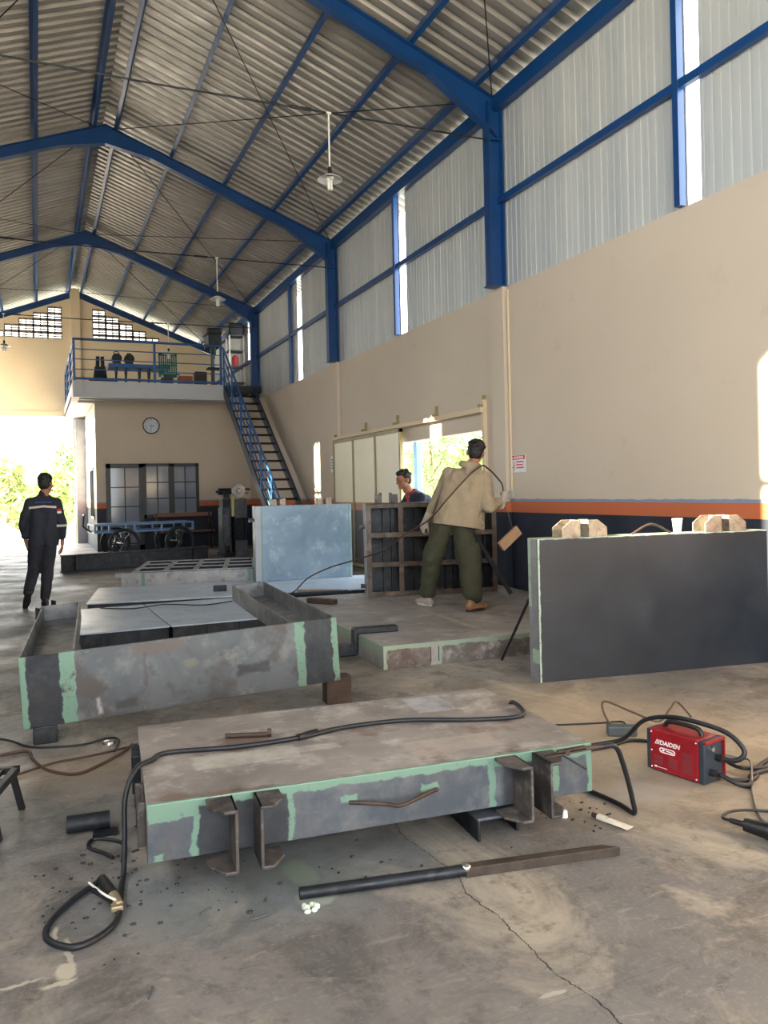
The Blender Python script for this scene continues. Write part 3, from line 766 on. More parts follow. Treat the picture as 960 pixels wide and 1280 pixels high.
# bolt on the panel
t = thing('steel_bolt', 'long rusty steel bolt lying on top of the nearest panel', 'bolt', (.75, 3.53, .332), R(-20))
MB().cyl((-.01, 0, 0), (.175, 0, 0), .011, 10).build('shank', M['rust'], t, smooth=40)
b = MB().cyl((.175, 0, .007), (.192, 0, .007), .019, 6); b.build('head', M['rust'], t)

# right standing panel
slab = thing('gate_panel', 'large dark steel gate panel standing on edge at the right of the picture', 'steel panel', (3.276, 4.818, 1.03), rot=(R(-90), 0, R(-8.4)))
g = [((-.02, -.03, -.03), (1.97, .006, .2)), ((-.03, -.02, -.03), (.012, 1.05, .012)), ((-.03, .80, -.03), (.012, .9, .12)), ((-.03, .0, .12), (.004, .5, .2))]
ms = steel('standing_panel_steel', [srgb(31, 37, 46), srgb(42, 49, 58), srgb(37, 42, 48)], rough=(.34, .55), metal=.08, scale=1.4, green=g, gcol=srgb(160, 180, 164), warp=.012, scratch=.15,
           extra=[((-.03, -.05, .02), (.009, 1.1, .2), srgb(136, 138, 144))])
MB().box(0, 0, 0, 1.95, 1.03, .17).build('panel_body', ms, slab, bevel=.004)
lm = steel('lug_steel', [srgb(132, 120, 108), srgb(168, 158, 142), srgb(100, 88, 78)], scale=8)
guide_pair(slab, lm, .345, .41, .125, .0, .16, .15); guide_pair(slab, lm, 1.545, 1.61, .125, 0.0, .16, .15)
b = MB(); b.tube([(.80, 0, .06), (.82, -.015, .06), (.965, -.075, .06), (1.11, -.015, .06), (1.13, 0, .06)], .009, 8, True, 4); b.build('handle', M['rust'], slab, smooth=60)
def cup_mat():
    t = NT('cup_plastic'); t.b.inputs['Transmission Weight'].default_value = .5
    return t.out(srgb(225, 235, 235), .25)
cp = Vector((3.276, 4.818)) + 1.21 * Vector((math.cos(R(8.4)), -math.sin(R(8.4)))) + .085 * Vector((math.sin(R(8.4)), math.cos(R(8.4))))
tag(MB().lathe([(0, 0), (.028, 0), (.040, .105), (.042, .108), (.038, .105), (.026, .004), (0, .004)], 20).build('plastic_cup', cup_mat(), loc=(cp.x, cp.y, 1.031), smooth=40), 'clear plastic cup standing on top of the dark panel at right', 'cup')

# ---- tilted channel frame on two box supports
fr = thing('steel_framework', 'tilted steel channel frame with green putty stripes, propped on box stubs at left', 'steel frame', (-.10, 4.98, .09), rot=(0, R(-2.8), R(-3.4)))
FL, FH, FD = 1.88, .41, 2.30
g = [((-.02, -.02, -.01), (.035, .01, .42)), ((.215, -.02, -.01), (.295, .01, .42)), ((1.60, -.02, -.01), (1.66, .01, .42)), ((1.84, -.02, -.01), (1.9, .01, .42))]
ex = [((.03, -.2, -.01), (.22, .2, .42), srgb(32, 37, 44)), ((1.66, -.2, -.01), (1.85, .2, .42), srgb(40, 45, 50)), ((.62, -.2, .33), (.92, .2, .40), srgb(96, 90, 86)), ((1.22, -.2, .13), (1.42, .2, .19), srgb(58, 58, 61)), ((.5, -.2, .04), (.62, .2, .09), srgb(66, 64, 64)),
      ((.405, -.2, .03), (.420, .2, .12), srgb(170, 170, 170)), ((.675, -.2, .14), (.69, .2, .35), srgb(80, 72, 72)), ((.92, -.2, .22), (.98, .2, .27), srgb(108, 105, 94))]
mf = steel('frame_plate_steel', [srgb(70, 75, 80), srgb(94, 99, 103), srgb(114, 115, 115), srgb(78, 74, 73)], scale=2.2, green=g, extra=ex, warp=.03, soft=.01)
b = MB(); b.box(0, 0, 0, FL, .014, FH); b.build('front_plate', mf, fr, bevel=.003)
mch = steel('channel_steel', [srgb(86, 88, 92), srgb(122, 124, 126), srgb(70, 70, 74)], scale=4)
b = MB(); b.box(.03, .014, FH - .03, FL - .03, .075, FH - .018).box(.36, .065, FH - .09, FL - .36, .078, FH - .018); b.build('front_flange', M['dark_steel'], fr, bevel=.002)
for x0, x1 in ((.0, .30), (FL - .30, FL)):
    b = MB(); b.box(x0, .014, FH - .14, x0 + .012, FD, FH).box(x1 - .012, .08, FH - .14, x1, FD, FH).box(x0, .014, FH - .14, x1, FD, FH - .125).box(x0, FD - .012, FH - .14, x1, FD, FH)
    b.build('side_channel', mch, fr, bevel=.003)
tag(MB().box(0, 0, 0, .13, .25, .10).build('box_stub', M['dark_steel'], loc=(-.05, 4.96, 0), bevel=.006), 'dark box stub under the left corner of the tilted frame', 'steel block')
tag(MB().box(0, 0, 0, .17, .12, .175).build('box_stub', M['rust'], loc=(1.72, 4.985, 0), rz=R(-4), bevel=.004), 'brown box stub under the right corner of the tilted frame', 'steel block')

def lying(name, label, cat, loc, rz, L, D, T, mat, side=None, ribs=4, hollow=True):
    t = thing(name, label, cat, loc, rz)
    MB().box(0, 0, T - .014, L, D, T).build('top_plate', mat, t, bevel=.002)
    b = MB(); i = .02
    b.box(i, i, 0, L - i, i + .01, T - .014).box(i, D - i - .01, 0, L - i, D - i, T - .014).box(i, i, 0, i + .01, D - i, T - .014).box(L - i - .01, i, 0, L - i, D - i, T - .014)
    for k in range(ribs + 1):
        x = i + (L - 2 * i) * k / ribs; b.box(x - .006, .003, 0, x + .006, i, T - .014)
    b.build('side_web', side or M['dark_steel'], t)
    return t
M['plate_sky_tint'] = steel('sky_tinted_plate_steel', [srgb(168, 184, 202), srgb(190, 204, 220), srgb(150, 164, 182)], rough=(.28, .45), metal=.1, scale=1.6, scratch=.2)  # grey steel; the sky light it reflects is painted in as a bluish colour
lying('steel_plate', 'bluish steel plate panel behind the tilted frame, left of the seam', 'steel panel', (.33, 7.84, 0), R(1.5), .81, 1.72, .15, M['plate_sky_tint'], ribs=3)
lying('steel_plate', 'bluish steel plate panel behind the tilted frame, right of the seam', 'steel panel', (1.155, 7.862, 0), R(1.5), 1.02, 1.72, .15, M['plate_sky_tint'], ribs=3)
lying('gate_panel', 'wide bluish steel panel lying flat under the standing bluish panel', 'steel panel', (.50, 10.02, 0), R(-8.5), 3.85, 1.66, .15, M['plate_sky_tint'], ribs=6)
t = thing('box_section', 'short steel box section sticking out left behind the tilted frame', 'steel block', (.13, 9.33, 0), R(14))
b = MB().box(0, 0, 0, .18, .74, .15); b.build('box_body', M['mid_steel'], t, bevel=.004)
tag(MB().box(0, 0, 0, .012, .12, .08).box(0, 0, 0, .06, .12, .01).build('angle_bracket', M['dark_steel'], loc=(.07, 9.83, .151), rz=R(20)), 'small dark angle bracket on the box section, left of a pair', 'bracket')
tag(MB().box(0, 0, 0, .012, .12, .08).box(0, 0, 0, .06, .12, .01).build('angle_bracket', M['dark_steel'], loc=(.16, 9.85, .151), rz=R(20)), 'small dark angle bracket on the box section, right of a pair', 'bracket')
tag(MB().box(0, 0, 0, .17, .012, .07).box(0, 0, 0, .17, .10, .012).box(0, .09, 0, .17, .10, .07).build('channel_offcut', M['dark_steel'], loc=(2.05, 10.32, .151), rz=R(-12)), 'small dark channel offcut lying on the wide bluish panel', 'steel offcut')

# ---- platform panel the worker stands on
t = thing('platform_panel', 'long steel panel lying flat under the standing worker', 'steel panel', (2.45, 5.74, 0), R(-3))
g = [((-.02, -.03, .15), (2.72, .012, .19)), ((-.02, -.02, -.01), (.03, .02, .19)), ((-.03, .0, .09), (.01, 1.4, .19)), ((.46, -.02, 0), (.49, .01, .19))]
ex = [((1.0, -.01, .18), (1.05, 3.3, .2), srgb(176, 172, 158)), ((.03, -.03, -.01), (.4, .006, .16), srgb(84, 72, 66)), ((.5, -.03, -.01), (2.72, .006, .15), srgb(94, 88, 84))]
mpl = steel('platform_steel', [srgb(136, 132, 131), srgb(164, 160, 157), srgb(186, 183, 180), srgb(126, 116, 110)], rough=(.28, .5), metal=.1, scale=1.7, green=g, gcol=srgb(140, 156, 138), extra=ex, warp=.03, scratch=.45)
MB().box(0, 0, 0, 2.7, 3.2, .185).build('panel_body', mpl, t, bevel=.004)
b = MB(); b.box(.40, -.006, .03, .405, 0, .15).box(.47, -.006, .03, .475, 0, .15); b.build('edge_bracket', M['rust'], t)
t = thing('step_bracket', 'dark Z-shaped bent bracket hooked on the left edge of the platform panel', 'bracket', (2.47, 6.33, 0), R(-8))
b = MB(); th = .05
pts = [(.34, .235), (.005, .235), (-.0, .23), (-.0, .045), (-.13, .045)]
b.prism([(.36, .187), (.36, .237), (-.02, .237), (-.035, .225), (-.04, .10), (-.16, .10), (-.17, .085), (-.17, .02), (-.155, .005), (-.02, .005), (.0, .02), (.0, .187)][::-1], 0, .10, 'y')
b.build('bracket_body', M['dark_steel'], t, bevel=.008)
t = tag(MB().box(0, 0, 0, .36, .09, .055).build('flat_bar', M['rust'], loc=(2.68, 8.40, .186), rz=R(-55), bevel=.01), 'short thick brown steel bar lying at the back left of the platform panel', 'steel bar')
tag(MB().box(0, 0, 0, .9, .05, .03).build('flat_bar', M['dark_steel'], loc=(2.62, 9.42, .151), rz=R(-9), bevel=.004), 'thin dark steel bar lying across the wide bluish panel', 'steel bar')
tag(MB().box(0, 0, 0, .55, .07, .03).build('wood_plank', plain('raw_wood', srgb(136, 112, 92), .7, 0, .2, 12), loc=(2.95, 9.62, .151), rz=R(-30), bevel=.003), 'short brown wooden plank near the foot of the bluish panel', 'plank')
b = MB(); b.cyl((3.426, 5.58, .012), (3.325, 5.014, .575), .011, 8); tag(b.build('steel_rod', M['dark_steel'], smooth=40), 'thin dark steel rod leaning against the dark panel at right', 'rod')

# ---- open grid panel standing on the platform
def grid_panel(t, L, H, D, nx, nz, mat, inner, bw=.05):
    MB().box(0, D - .012, 0, L, D, H).build('back_plate', M['dark_steel'], t)  # dark steel paints in the shade inside the open cells
    b = MB(); b.box(0, 0, 0, .012, D - .012, H).box(L - .012, 0, 0, L, D - .012, H).box(0, 0, 0, L, D - .012, .012).box(0, 0, H - .012, L, D - .012, H)
    b.build('edge_plate', mat, t, bevel=.002)
    for i in range(nx + 1):
        x = bw / 2 + (L - bw) * i / nx; b = MB(); b.box(x - bw / 2, -.002, 0, x + bw / 2, .012, H).box(x - .005, .012, .012, x + .005, D - .012, H - .012); b.build('upright_rib', mat, t)
    for j in range(nz + 1):
        z = bw / 2 + (H - bw) * j / nz; b = MB()
        for i in range(nx):
            xa = bw / 2 + (L - bw) * i / nx + bw / 2; xb = bw / 2 + (L - bw) * (i + 1) / nx - bw / 2
            b.box(xa, 0, z - bw / 2, xb, .010, z + bw / 2).box(xa, .010, z - .005, xb, D - .012, z + .005)
        b.build('cross_rib', mat, t)
    if inner:
        for i in range(nx):
            x = bw / 2 + (L - bw) * (i + .5) / nx
            b = MB(); b.box(x - .0, D - .06, .02, x + .008, D - .012, H - .02).box(x + .10, D - .06, .02, x + .108, D - .012, H - .02); b.build('stiffener', M['dark_steel'], t)
mgr = steel('grid_steel', [srgb(70, 60, 53), srgb(92, 80, 71), srgb(52, 47, 44), srgb(112, 95, 79)], scale=4)
t = thing('gate_panel', 'dark brown grid-backed gate panel standing on edge in front of the side doorway', 'steel panel', (3.44, 8.47, .187), R(-13))
grid_panel(t, 1.55, 1.07, .20, 4, 3, mgr, True, .055)
MB().box(-.004, 0, 0, -.001, .2, 1.07).build('end_plate', steel('pale_end_steel', [srgb(128, 126, 128), srgb(150, 148, 150), srgb(104, 98, 96)], scale=4), t)
for z in (.12, .80):
    b = MB().cyl((-.05, .1, z), (-.004, .1, z), .022, 10).cyl((-.06, .1, z), (-.03, .1, z), .03, 6); b.build('pivot_pin', M['mid_steel'], t)
for xx in (.18, 1.22):
    MB().box(xx, .03, 1.07, xx + .012, .17, 1.19).box(xx - .07, .03, 1.07, xx, .042, 1.17).build('lug', gm_, t, bevel=.003); MB().box(xx + .12, .03, 1.07, xx + .132, .17, 1.19).box(xx + .132, .03, 1.07, xx + .20, .042, 1.17).build('lug', gm_, t, bevel=.003)

# ---- bluish standing panel
t = thing('gate_panel', 'pale bluish steel gate panel standing on edge left of the grid panel', 'steel panel', (2.80, 11.06, .152), R(-4))
mb_ = steel('sky_tinted_panel_steel', [srgb(106, 128, 146), srgb(130, 150, 166), srgb(148, 166, 178)], rough=(.3, .5), scale=2.0, scratch=.2, extra=[((-.01, -.02, -.01), (.085, .02, 1.1), srgb(146, 150, 156))], green=[((.085, -.02, -.01), (.105, .01, 1.1)), ((1.37, -.02, -.01), (1.39, .01, 1.1))], warp=.008)  # bluish base colour stands for sky light reflected on grey steel
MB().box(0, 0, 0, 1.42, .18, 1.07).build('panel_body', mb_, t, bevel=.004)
for xx in (.24, .92):
    MB().box(xx, .02, 1.07, xx + .012, .15, 1.17).box(xx, .02, 1.07, xx + .08, .032, 1.16).build('lug', lm, t, bevel=.003); MB().box(xx + .2, .02, 1.07, xx + .212, .15, 1.17).box(xx + .13, .02, 1.07, xx + .2, .032, 1.16).build('lug', lm, t, bevel=.003)
b = MB(); b.tube([(.55, .08, 1.07), (.62, .08, 1.10), (.72, .08, 1.12), (.82, .08, 1.09), (.86, .08, 1.07)], .008, 6); b.build('handle', M['rust'], t)
b = MB().cyl((-.06, .08, .87), (0, .08, .87), .022, 10).cyl((-.07, .08, .87), (-.03, .08, .87), .032, 6); b.build('pivot_pin', M['mid_steel'], t)

# ---- grid panel lying behind, with its front plate
t = thing('gate_panel', 'grid-backed steel gate panel lying flat behind the wide bluish panel', 'steel panel', (1.07, 11.98, .0), R(-14))
mpg = steel('pale_grid_steel', [srgb(140, 142, 146), srgb(168, 168, 170), srgb(116, 116, 120)], scale=3, green=[((.28, -.02, -.01), (.33, .01, .3)), ((1.78, -.02, -.01), (1.83, .01, .3))], warp=.012)
MB().box(.0, 0, 0, 2.0, .014, .30).box(-.08, .0, .24, .02, .1, .30).build('front_plate', mpg, t, bevel=.002)
b = MB(); b.box(.16, .02, 0.10, 1.9, 1.9, .112); b.build('back_plate', M['dark_steel'], t)
nx, ny = 4, 3
for i in range(nx + 1):
    x = .18 + 1.7 * i / nx; o = MB().box(x - .035, .02, .306, x + .035, 1.9, .318).build('long_rib', mpg, t)
    MB().box(x - .005, .02, .112, x + .005, 1.9, .306).build('web', M['dark_steel'], o)  # webs darker than the ribs: shade in the openings put into the colour
for j in range(ny + 1):
    y = .06 + 1.8 * j / ny; b = MB(); b2 = MB()
    for i in range(nx):
        b.box(.215 + 1.7 * i / nx, y - .04, .306, .145 + 1.7 * (i + 1) / nx, y + .04, .317); b2.box(.19 + 1.7 * i / nx, y - .005, .112, .17 + 1.7 * (i + 1) / nx, y + .005, .306)
    o = b.build('cross_rib', mpg, t); b2.build('web', M['dark_steel'], o)

# ---- long channel beam, cart, bench, machine in the background
t = thing('steel_beam', 'long dark steel I-beam lying on the floor in front of the blue cart', 'steel beam', (.40, 15.95, 0), R(14))
b = MB(); b.box(0, 0, 0, 2.95, .16, .025).box(0, 0, .31, 2.95, .16, .335).box(0, .09, .025, 2.95, .105, .31); b.build('beam_body', M['dark_steel'], t, bevel=.003)
b = MB()
for x in (.25, 2.6): b.box(x, .01, .025, x + .012, .09, .31)
b.build('stiffener', M['rust'], t)
def wheel_part(parent, loc, r=.32):
    b = MB(); ring = [(math.cos(2 * math.pi * k / 28), math.sin(2 * math.pi * k / 28)) for k in range(29)]
    b.tube([(loc[0] + r * c, loc[1], loc[2] + r * s_) for c, s_ in ring], .028, 8, False); o = b.build('wheel', M['black'], parent, smooth=60)
    b = MB(); b.cyl((loc[0], loc[1] - .05, loc[2]), (loc[0], loc[1] + .05, loc[2]), .045, 12)
    for k in range(6):
        a = math.pi / 3 * k; b.cyl(loc, (loc[0] + (r - .02) * math.cos(a), loc[1], loc[2] + (r - .02) * math.sin(a)), .014, 6)
    b.tube([(loc[0] + (r - .03) * c, loc[1], loc[2] + (r - .03) * s_) for c, s_ in ring], .012, 6, False)
    b.build('spokes', M['frame_dark'], o)
t = thing('hand_cart', 'blue steel hand cart on four spoked wheels in front of the office', 'cart', (1.12, 18.55, 0), R(6))
b = MB()
for y in (0, .85):
    b.box(0, y - .02, .76, 2.2, y + .02, .80).box(0, y - .02, .60, 2.2, y + .02, .64)
    for x in (0, .30, .85, 1.45, 1.95, 2.16): b.box(x, y - .02, .64, x + .04, y + .02, .76)
for x in (0, 2.16): b.box(x, 0, .76, x + .04, .85, .80).box(x, 0, .6, x + .04, .85, .64)
b.build('bed_frame', M['cart_blue'], t)
MB().box(.03, .02, .785, 2.17, .83, .80).build('bed_plate', M['cart_blue'], t)
for x in (.62, 1.86):
    b = MB(); b.cyl((x, .0, .345), (x, .85, .345), .025, 8).box(x - .04, .06, .345, x + .04, .12, .6).box(x - .04, .73, .345, x + .04, .79, .6).bar((x - .2, .1, .6), (x, .1, .38), .04, .03).bar((x + .2, .1, .6), (x, .1, .38), .04, .03); b.build('axle', M['frame_dark'], t)
    wheel_part(t, (x, -.06, .348)); wheel_part(t, (x - .0, .91, .348))
b = MB(); b.tube([(.0, .42, .62), (-.16, .42, .75), (-.14, .42, 1.0), (-.14, .3, 1.0), (-.14, .55, 1.0)], .02, 8, False); b.build('pull_handle', M['frame_dark'], t)
t = thing('garden_bench', 'dark bench with brown slats against the office wall behind the cart', 'bench', (2.75, 20.95, 0), 0)
M['bench_wood'] = plain('bench_wood', srgb(134, 92, 72), .6)
for z, y in ((.86, .45), (.46, .05), (.46, .18), (.46, .31)):
    b = MB(); b.box(0, y, z - .02, 1.5, y + (.03 if z > .6 else .1), z + (.08 if z > .6 else .02)); b.build('slat', M['bench_wood'], t, bevel=.004)
for x in (.05, 1.41):
    b = MB(); b.box(x, .05, 0, x + .04, .09, .62).box(x, .44, 0, x + .04, .48, .94).box(x, .05, .4, x + .04, .48, .44).box(x, .05, .6, x + .04, .46, .64); b.build('leg', M['frame_dark'], t)

t = thing('press_machine', 'grey steel machine with a motor and pulley on top, left of the stairs', 'machine', (3.78, 17.75, 0), R(4))
b = MB().box(0, 0, 0, .56, .5, .1).box(.02, .0, .1, .06, .42, .28); b.build('base', M['dark_steel'], t, bevel=.004)
b = MB().box(0, .06, .1, .035, .4, 1.1).box(.0, .06, .25, .19, .075, 1.1).box(.16, .06, .1, .195, .4, 1.1).box(0, .06, 1.06, .2, .4, 1.1); b.build('left_post', M['mid_steel'], t)
b = MB().box(.26, .02, .0, .30, .4, 1.30).box(.5, .02, .0, .54, .4, 1.3).box(.30, .10, .1, .5, .12, 1.2); b.build('right_post', M['dark_steel'], t)
MB().box(.255, -.03, .86, .545, .02, 1.28).build('control_box', M['mid_steel'], t, bevel=.006)
MB().box(.265, -.03, .0, .545, .02, .36).build('lower_cover', M['mid_steel'], t, bevel=.006)
b = MB().box(.02, .08, 1.1, .18, .36, 1.26).box(.0, .05, 1.26, .3, .38, 1.29); b.build('motor_mount', M['dark_steel'], t)
b = MB().box(.2, .0, .9, .27, .05, 1.36).box(.2, .0, 1.32, .5, .05, 1.40); b.build('yellow_bracket', plain('yellow_paint', srgb(196, 186, 130), .5), t)
b = MB().cyl((-.05, .2, 1.46), (.28, .2, 1.46), .075, 16).cyl((-.1, .2, 1.46), (-.05, .2, 1.46), .03, 10).box(.05, .12, 1.3, .2, .28, 1.42); b.build('motor', M['dark_steel'], t, smooth=40)
b = MB(); b.lathe([(.06, -.03), (.15, -.03), (.155, -.02), (.14, 0), (.155, .02), (.15, .03), (.06, .03)], 28, Matrix.Translation((.36, .0, 1.47)) @ Matrix.Rotation(R(90), 4, 'X'), True); b.lathe([(0, -.05), (.05, -.05), (.05, .05), (0, .05)], 16, Matrix.Translation((.36, .0, 1.47)) @ Matrix.Rotation(R(90), 4, 'X')); b.build('pulley', M['chrome'], t, smooth=40)
b = MB().cyl((.36, .1, 1.50), (.66, .1, 1.50), .03, 10).box(.24, .03, 1.40, .6, .2, 1.43); b.build('shaft', M['mid_steel'], t)

# ---- clutter on the mezzanine
zc = MZ
t = thing('pipe_bundle', 'bundle of upright rusty pipe ends at the left of the mezzanine', 'pipes', (1.35, 21.3, zc))
for k in range(7):
    b = MB(); b.tube([(.055 * k, .03 * (k % 2), .02), (.055 * k - .02 * (k - 3), .02, .5 + .3 * abs(math.sin(k * 2.1)))], .028, 8, False); b.build('pipe', M['dark_steel'], t)
MB().box(-.1, -.1, .0, .5, .25, .2).build('bin', M['rust'], t)
t = thing('work_table', 'blue steel trestle table on the mezzanine carrying two motors', 'table', (1.8, 22.3, zc + .002))
MB().box(0, 0, .66, 1.6, .5, .76).build('table_top', M['rail_blue'], t)
for k, x in enumerate((.15, .4, .75, 1.0, 1.35)):
    MB().bar((x, .05, .02), (x + .06, .05, .66), .05, .05).build('leg', M['dark_steel'], t); MB().bar((x + .1, .45, .02), (x + .06, .45, .66), .05, .05).build('leg', M['dark_steel'], t)
for k, (x, lab) in enumerate(((2.02, 'left of two dark motors on the mezzanine table'), (2.34, 'right of two dark motors on the mezzanine table'))):
    t = thing('electric_motor', lab, 'motor', (x, 22.5, zc + .761))
    b = MB(); b.cyl((0, -.14, .15), (0, .14, .15), .13, 18).box(-.1, -.1, 0, .1, .1, .06); b.build('motor_body', M['dark_steel'], t, smooth=40)
    b = MB(); b.tube([(-.07, 0, .27), (-.05, 0, .34), (.05, 0, .34), (.07, 0, .27)], .012, 6) if k == 0 else b.box(-.05, -.06, .27, .05, .06, .31); b.build('lifting_eye' if k == 0 else 'terminal_box', M['mid_steel'], t)
def net_mat():
    t = NT('green_plastic_mesh'); return t.out(t.mix(t.ramp(t.noise(20, 3), .4, .6), srgb(0, 84, 72), srgb(20, 130, 108)), .45)
M['green'] = net_mat()
t = thing('plastic_chair', 'green plastic chair facing the railing on the mezzanine', 'chair', (3.05, 21.6, zc))
b = MB()
for k in range(9): b.box(.0 + .055 * k, .42, .42, .036 + .055 * k, .45, 1.05)
b.box(0, .42, .98, .48, .46, 1.06).box(0, .42, .42, .48, .46, .48).box(0, .42, .7, .48, .45, .74); b.build('backrest', M['green'], t)
MB().box(0, 0, .40, .48, .45, .44).build('seat', M['green'], t, bevel=.01)
for x, y in ((.02, .02), (.42, .02), (.02, .40), (.42, .40)): MB().box(x, y, 0, x + .04, y + .04, .41).build('leg', M['white'], t)
for x, y, w_, h_, mt, lab in ((3.0, 21.1, .28, .26, 'rust', 'low brown bin left of the orange bin on the mezzanine'), (3.42, 21.0, .34, .30, 'orange', 'orange-brown bin behind the mezzanine railing'), (3.9, 21.35, .3, .48, 'rust', 'tall stacked brown box beside the mezzanine machine')):
    if mt == 'orange': M['orange'] = plain('orange_paint', srgb(160, 84, 52), .6)
    b = MB(); b.box(0, 0, 0, w_, .3, h_); b.box(.02, .02, h_ - .003, w_ - .02, .28, h_ + .004); tag(b.build('storage_bin', M[mt], loc=(x, y, zc + .001), bevel=.008), lab, 'bin')
t = thing('drill_press', 'dark drill press with a blue-white frame at the stair end of the mezzanine', 'machine', (4.55, 22.2, zc))
b = MB().box(-.22, -.2, 0, .22, .25, .08); b.build('base', M['dark_steel'], t, bevel=.01)
b = MB().cyl((0, .1, .08), (0, .1, 1.55), .05, 14); b.build('column', M['mid_steel'], t, smooth=40)
b = MB().box(-.18, -.3, 1.3, .18, .35, 1.62).cyl((0, -.15, 1.05), (0, -.15, 1.3), .05, 12).cyl((0, -.15, .95), (0, -.15, 1.05), .018, 8); b.build('head', M['dark_steel'], t, bevel=.02)
b = MB().box(-.22, -.32, 1.62, .22, .38, 1.78); b.build('belt_cover', M['black'], t, bevel=.04)
b = MB().box(-.2, -.3, .66, .2, .05, .70); b.build('table', M['dark_steel'], t, bevel=.006)
for k in range(3):
    a = k * 2.1; b = MB(); b.cyl((.18, -.1, 1.42), (.2, -.1 + .22 * math.cos(a), 1.42 + .22 * math.sin(a)), .009, 6).ell((.2, -.1 + .22 * math.cos(a), 1.42 + .22 * math.sin(a)), .022, None, 8, 6); b.build('feed_handle', M['chrome'], t)
t = thing('steel_shelf', 'pale metal shelf rack beside the drill press on the mezzanine', 'shelf', (4.95, 22.0, zc))
for x in (0, .4):
    for y in (0, .4): MB().box(x, y, 0, x + .04, y + .04, 1.648).build('upright', M['white'], t)
for z in (.3, .75, 1.2, 1.62): MB().box(0, 0, z, .44, .44, z + .03).build('shelf_board', M['mid_steel'], t)
tag(MB().lathe([(0, 0), (.09, 0), (.09, .26), (.05, .30), (.05, .32), (0, .32)], 18).build('paint_can', M['sign_red'], loc=(5.16, 22.2, zc + .781), smooth=40), 'red and white can on the mezzanine shelf rack', 'can')
tag(MB().box(0, 0, 0, .42, .5, .32).build('tool_case', M['black'], loc=(4.96, 21.97, zc + 1.652), bevel=.03), 'dark case on top of the mezzanine shelf rack', 'case')

# ------------------------------------------------------------------ welder, cables and tools
M['welder_red'] = plain('welder_red_paint', srgb(136, 20, 32), .35, 0, .12, 8)
M['welder_dark'] = plain('welder_front_plastic', srgb(46, 54, 66), .4, 0, .2, 12)
M['print_white'] = plain('print_white', srgb(235, 225, 225), .5)
M['vent_grey'] = plain('louvre_grey', srgb(120, 66, 70), .5, .2)
wd = thing('welding_machine', 'red portable welding machine with white lettering standing on the floor', 'welder', (2.80, 2.815, .001), R(11.5))
MB().box(0, .03, .006, .155, .295, .205).build('case', M['welder_red'], wd, bevel=.006)
MB().box(.002, 0, .004, .153, .03, .203).build('front_bezel', M['welder_dark'], wd, bevel=.006); MB().box(.004, .295, .004, .151, .318, .2).build('rear_bezel', M['welder_dark'], wd, bevel=.006)
b = MB().box(.146, -.012, .006, .156, .03, .205).box(0, -.012, .19, .155, .0, .206); b.build('front_hood', M['welder_red'], wd, bevel=.003)
for z in (.055, .115):
    b = MB().cyl((.05 + (z > .1) * .05, -.03, z), (.05 + (z > .1) * .05, 0, z), .017, 14); b.build('socket', M['black'], wd, smooth=40)
b = MB().cyl((.05, -.018, .165), (.05, 0, .165), .012, 12); b.build('dial_knob', M['chrome'], wd, smooth=40)
b = MB(); b.tube([(.078, .06, .203), (.078, .08, .232), (.078, .16, .238), (.078, .24, .232), (.078, .265, .203)], .012, 8); b.build('carry_handle', M['black'], wd, smooth=60)
TX = lambda y, z: Matrix(((0, 0, -1, -.0016), (-1, 0, 0, y), (0, 1, 0, z), (0, 0, 0, 1)))
b = join_text([('///DAIDEN', .030, TX(.196, .146), dict(shear=.25, bold=.0007, depth=.0006))])
b.build('brand_lettering', M['print_white'], wd)
b = MB(); ring = []
hw, hh, cr_ = .044, .0125, .0115
for cx, cz, a0 in ((hw - cr_, hh - cr_, 0), (-hw + cr_, hh - cr_, 90), (-hw + cr_, -hh + cr_, 180), (hw - cr_, -hh + cr_, 270)):
    for k in range(5): a = R(a0 + 22.5 * k); ring.append((cx + cr_ * math.cos(a), cz + cr_ * math.sin(a)))
n = len(ring); vs = [(-.0016, .196 - x, .112 + z) for x, z in ring] + [(-.0016, .196 - x * .88, .112 + z * .62) for x, z in ring]
b.add(vs, [(i, (i + 1) % n, n + (i + 1) % n, n + i) for i in range(n)])
b.add([(-.0017, .230, .107), (-.0017, .215, .107), (-.0017, .207, .117), (-.0017, .222, .117)], [(0, 1, 2, 3)]); b.add([(-.0017, .203, .111), (-.0017, .163, .107), (-.0017, .163, .113), (-.0017, .203, .116)], [(0, 1, 2, 3)])
b.build('logo_badge', M['print_white'], wd, fix=False)
for (ya, yb, z0, n_) in ((.272, .222, .045, 5), (.190, .142, .04, 6), (.115, .06, .035, 12)):
    b = MB()
    for k in range(n_): b.bar((-.001, ya, z0 + .0085 * k), (-.001, yb, z0 + .0085 * k - .004), .003, .0035, (1, 0, 0))
    b.build('louvre_vent', M['vent_grey'], wd)
b = MB()
for y, z in ((.285, .19), (.285, .02), (.04, .19), (.04, .02), (.285, .1)): b.cyl((-.003, y, z), (0, y, z), .004, 8)
b.box(-.0012, .255, .022, 0, .27, .03).box(-.0012, .2, .024, 0, .25, .026); b.build('case_screw', M['print_white'], wd)

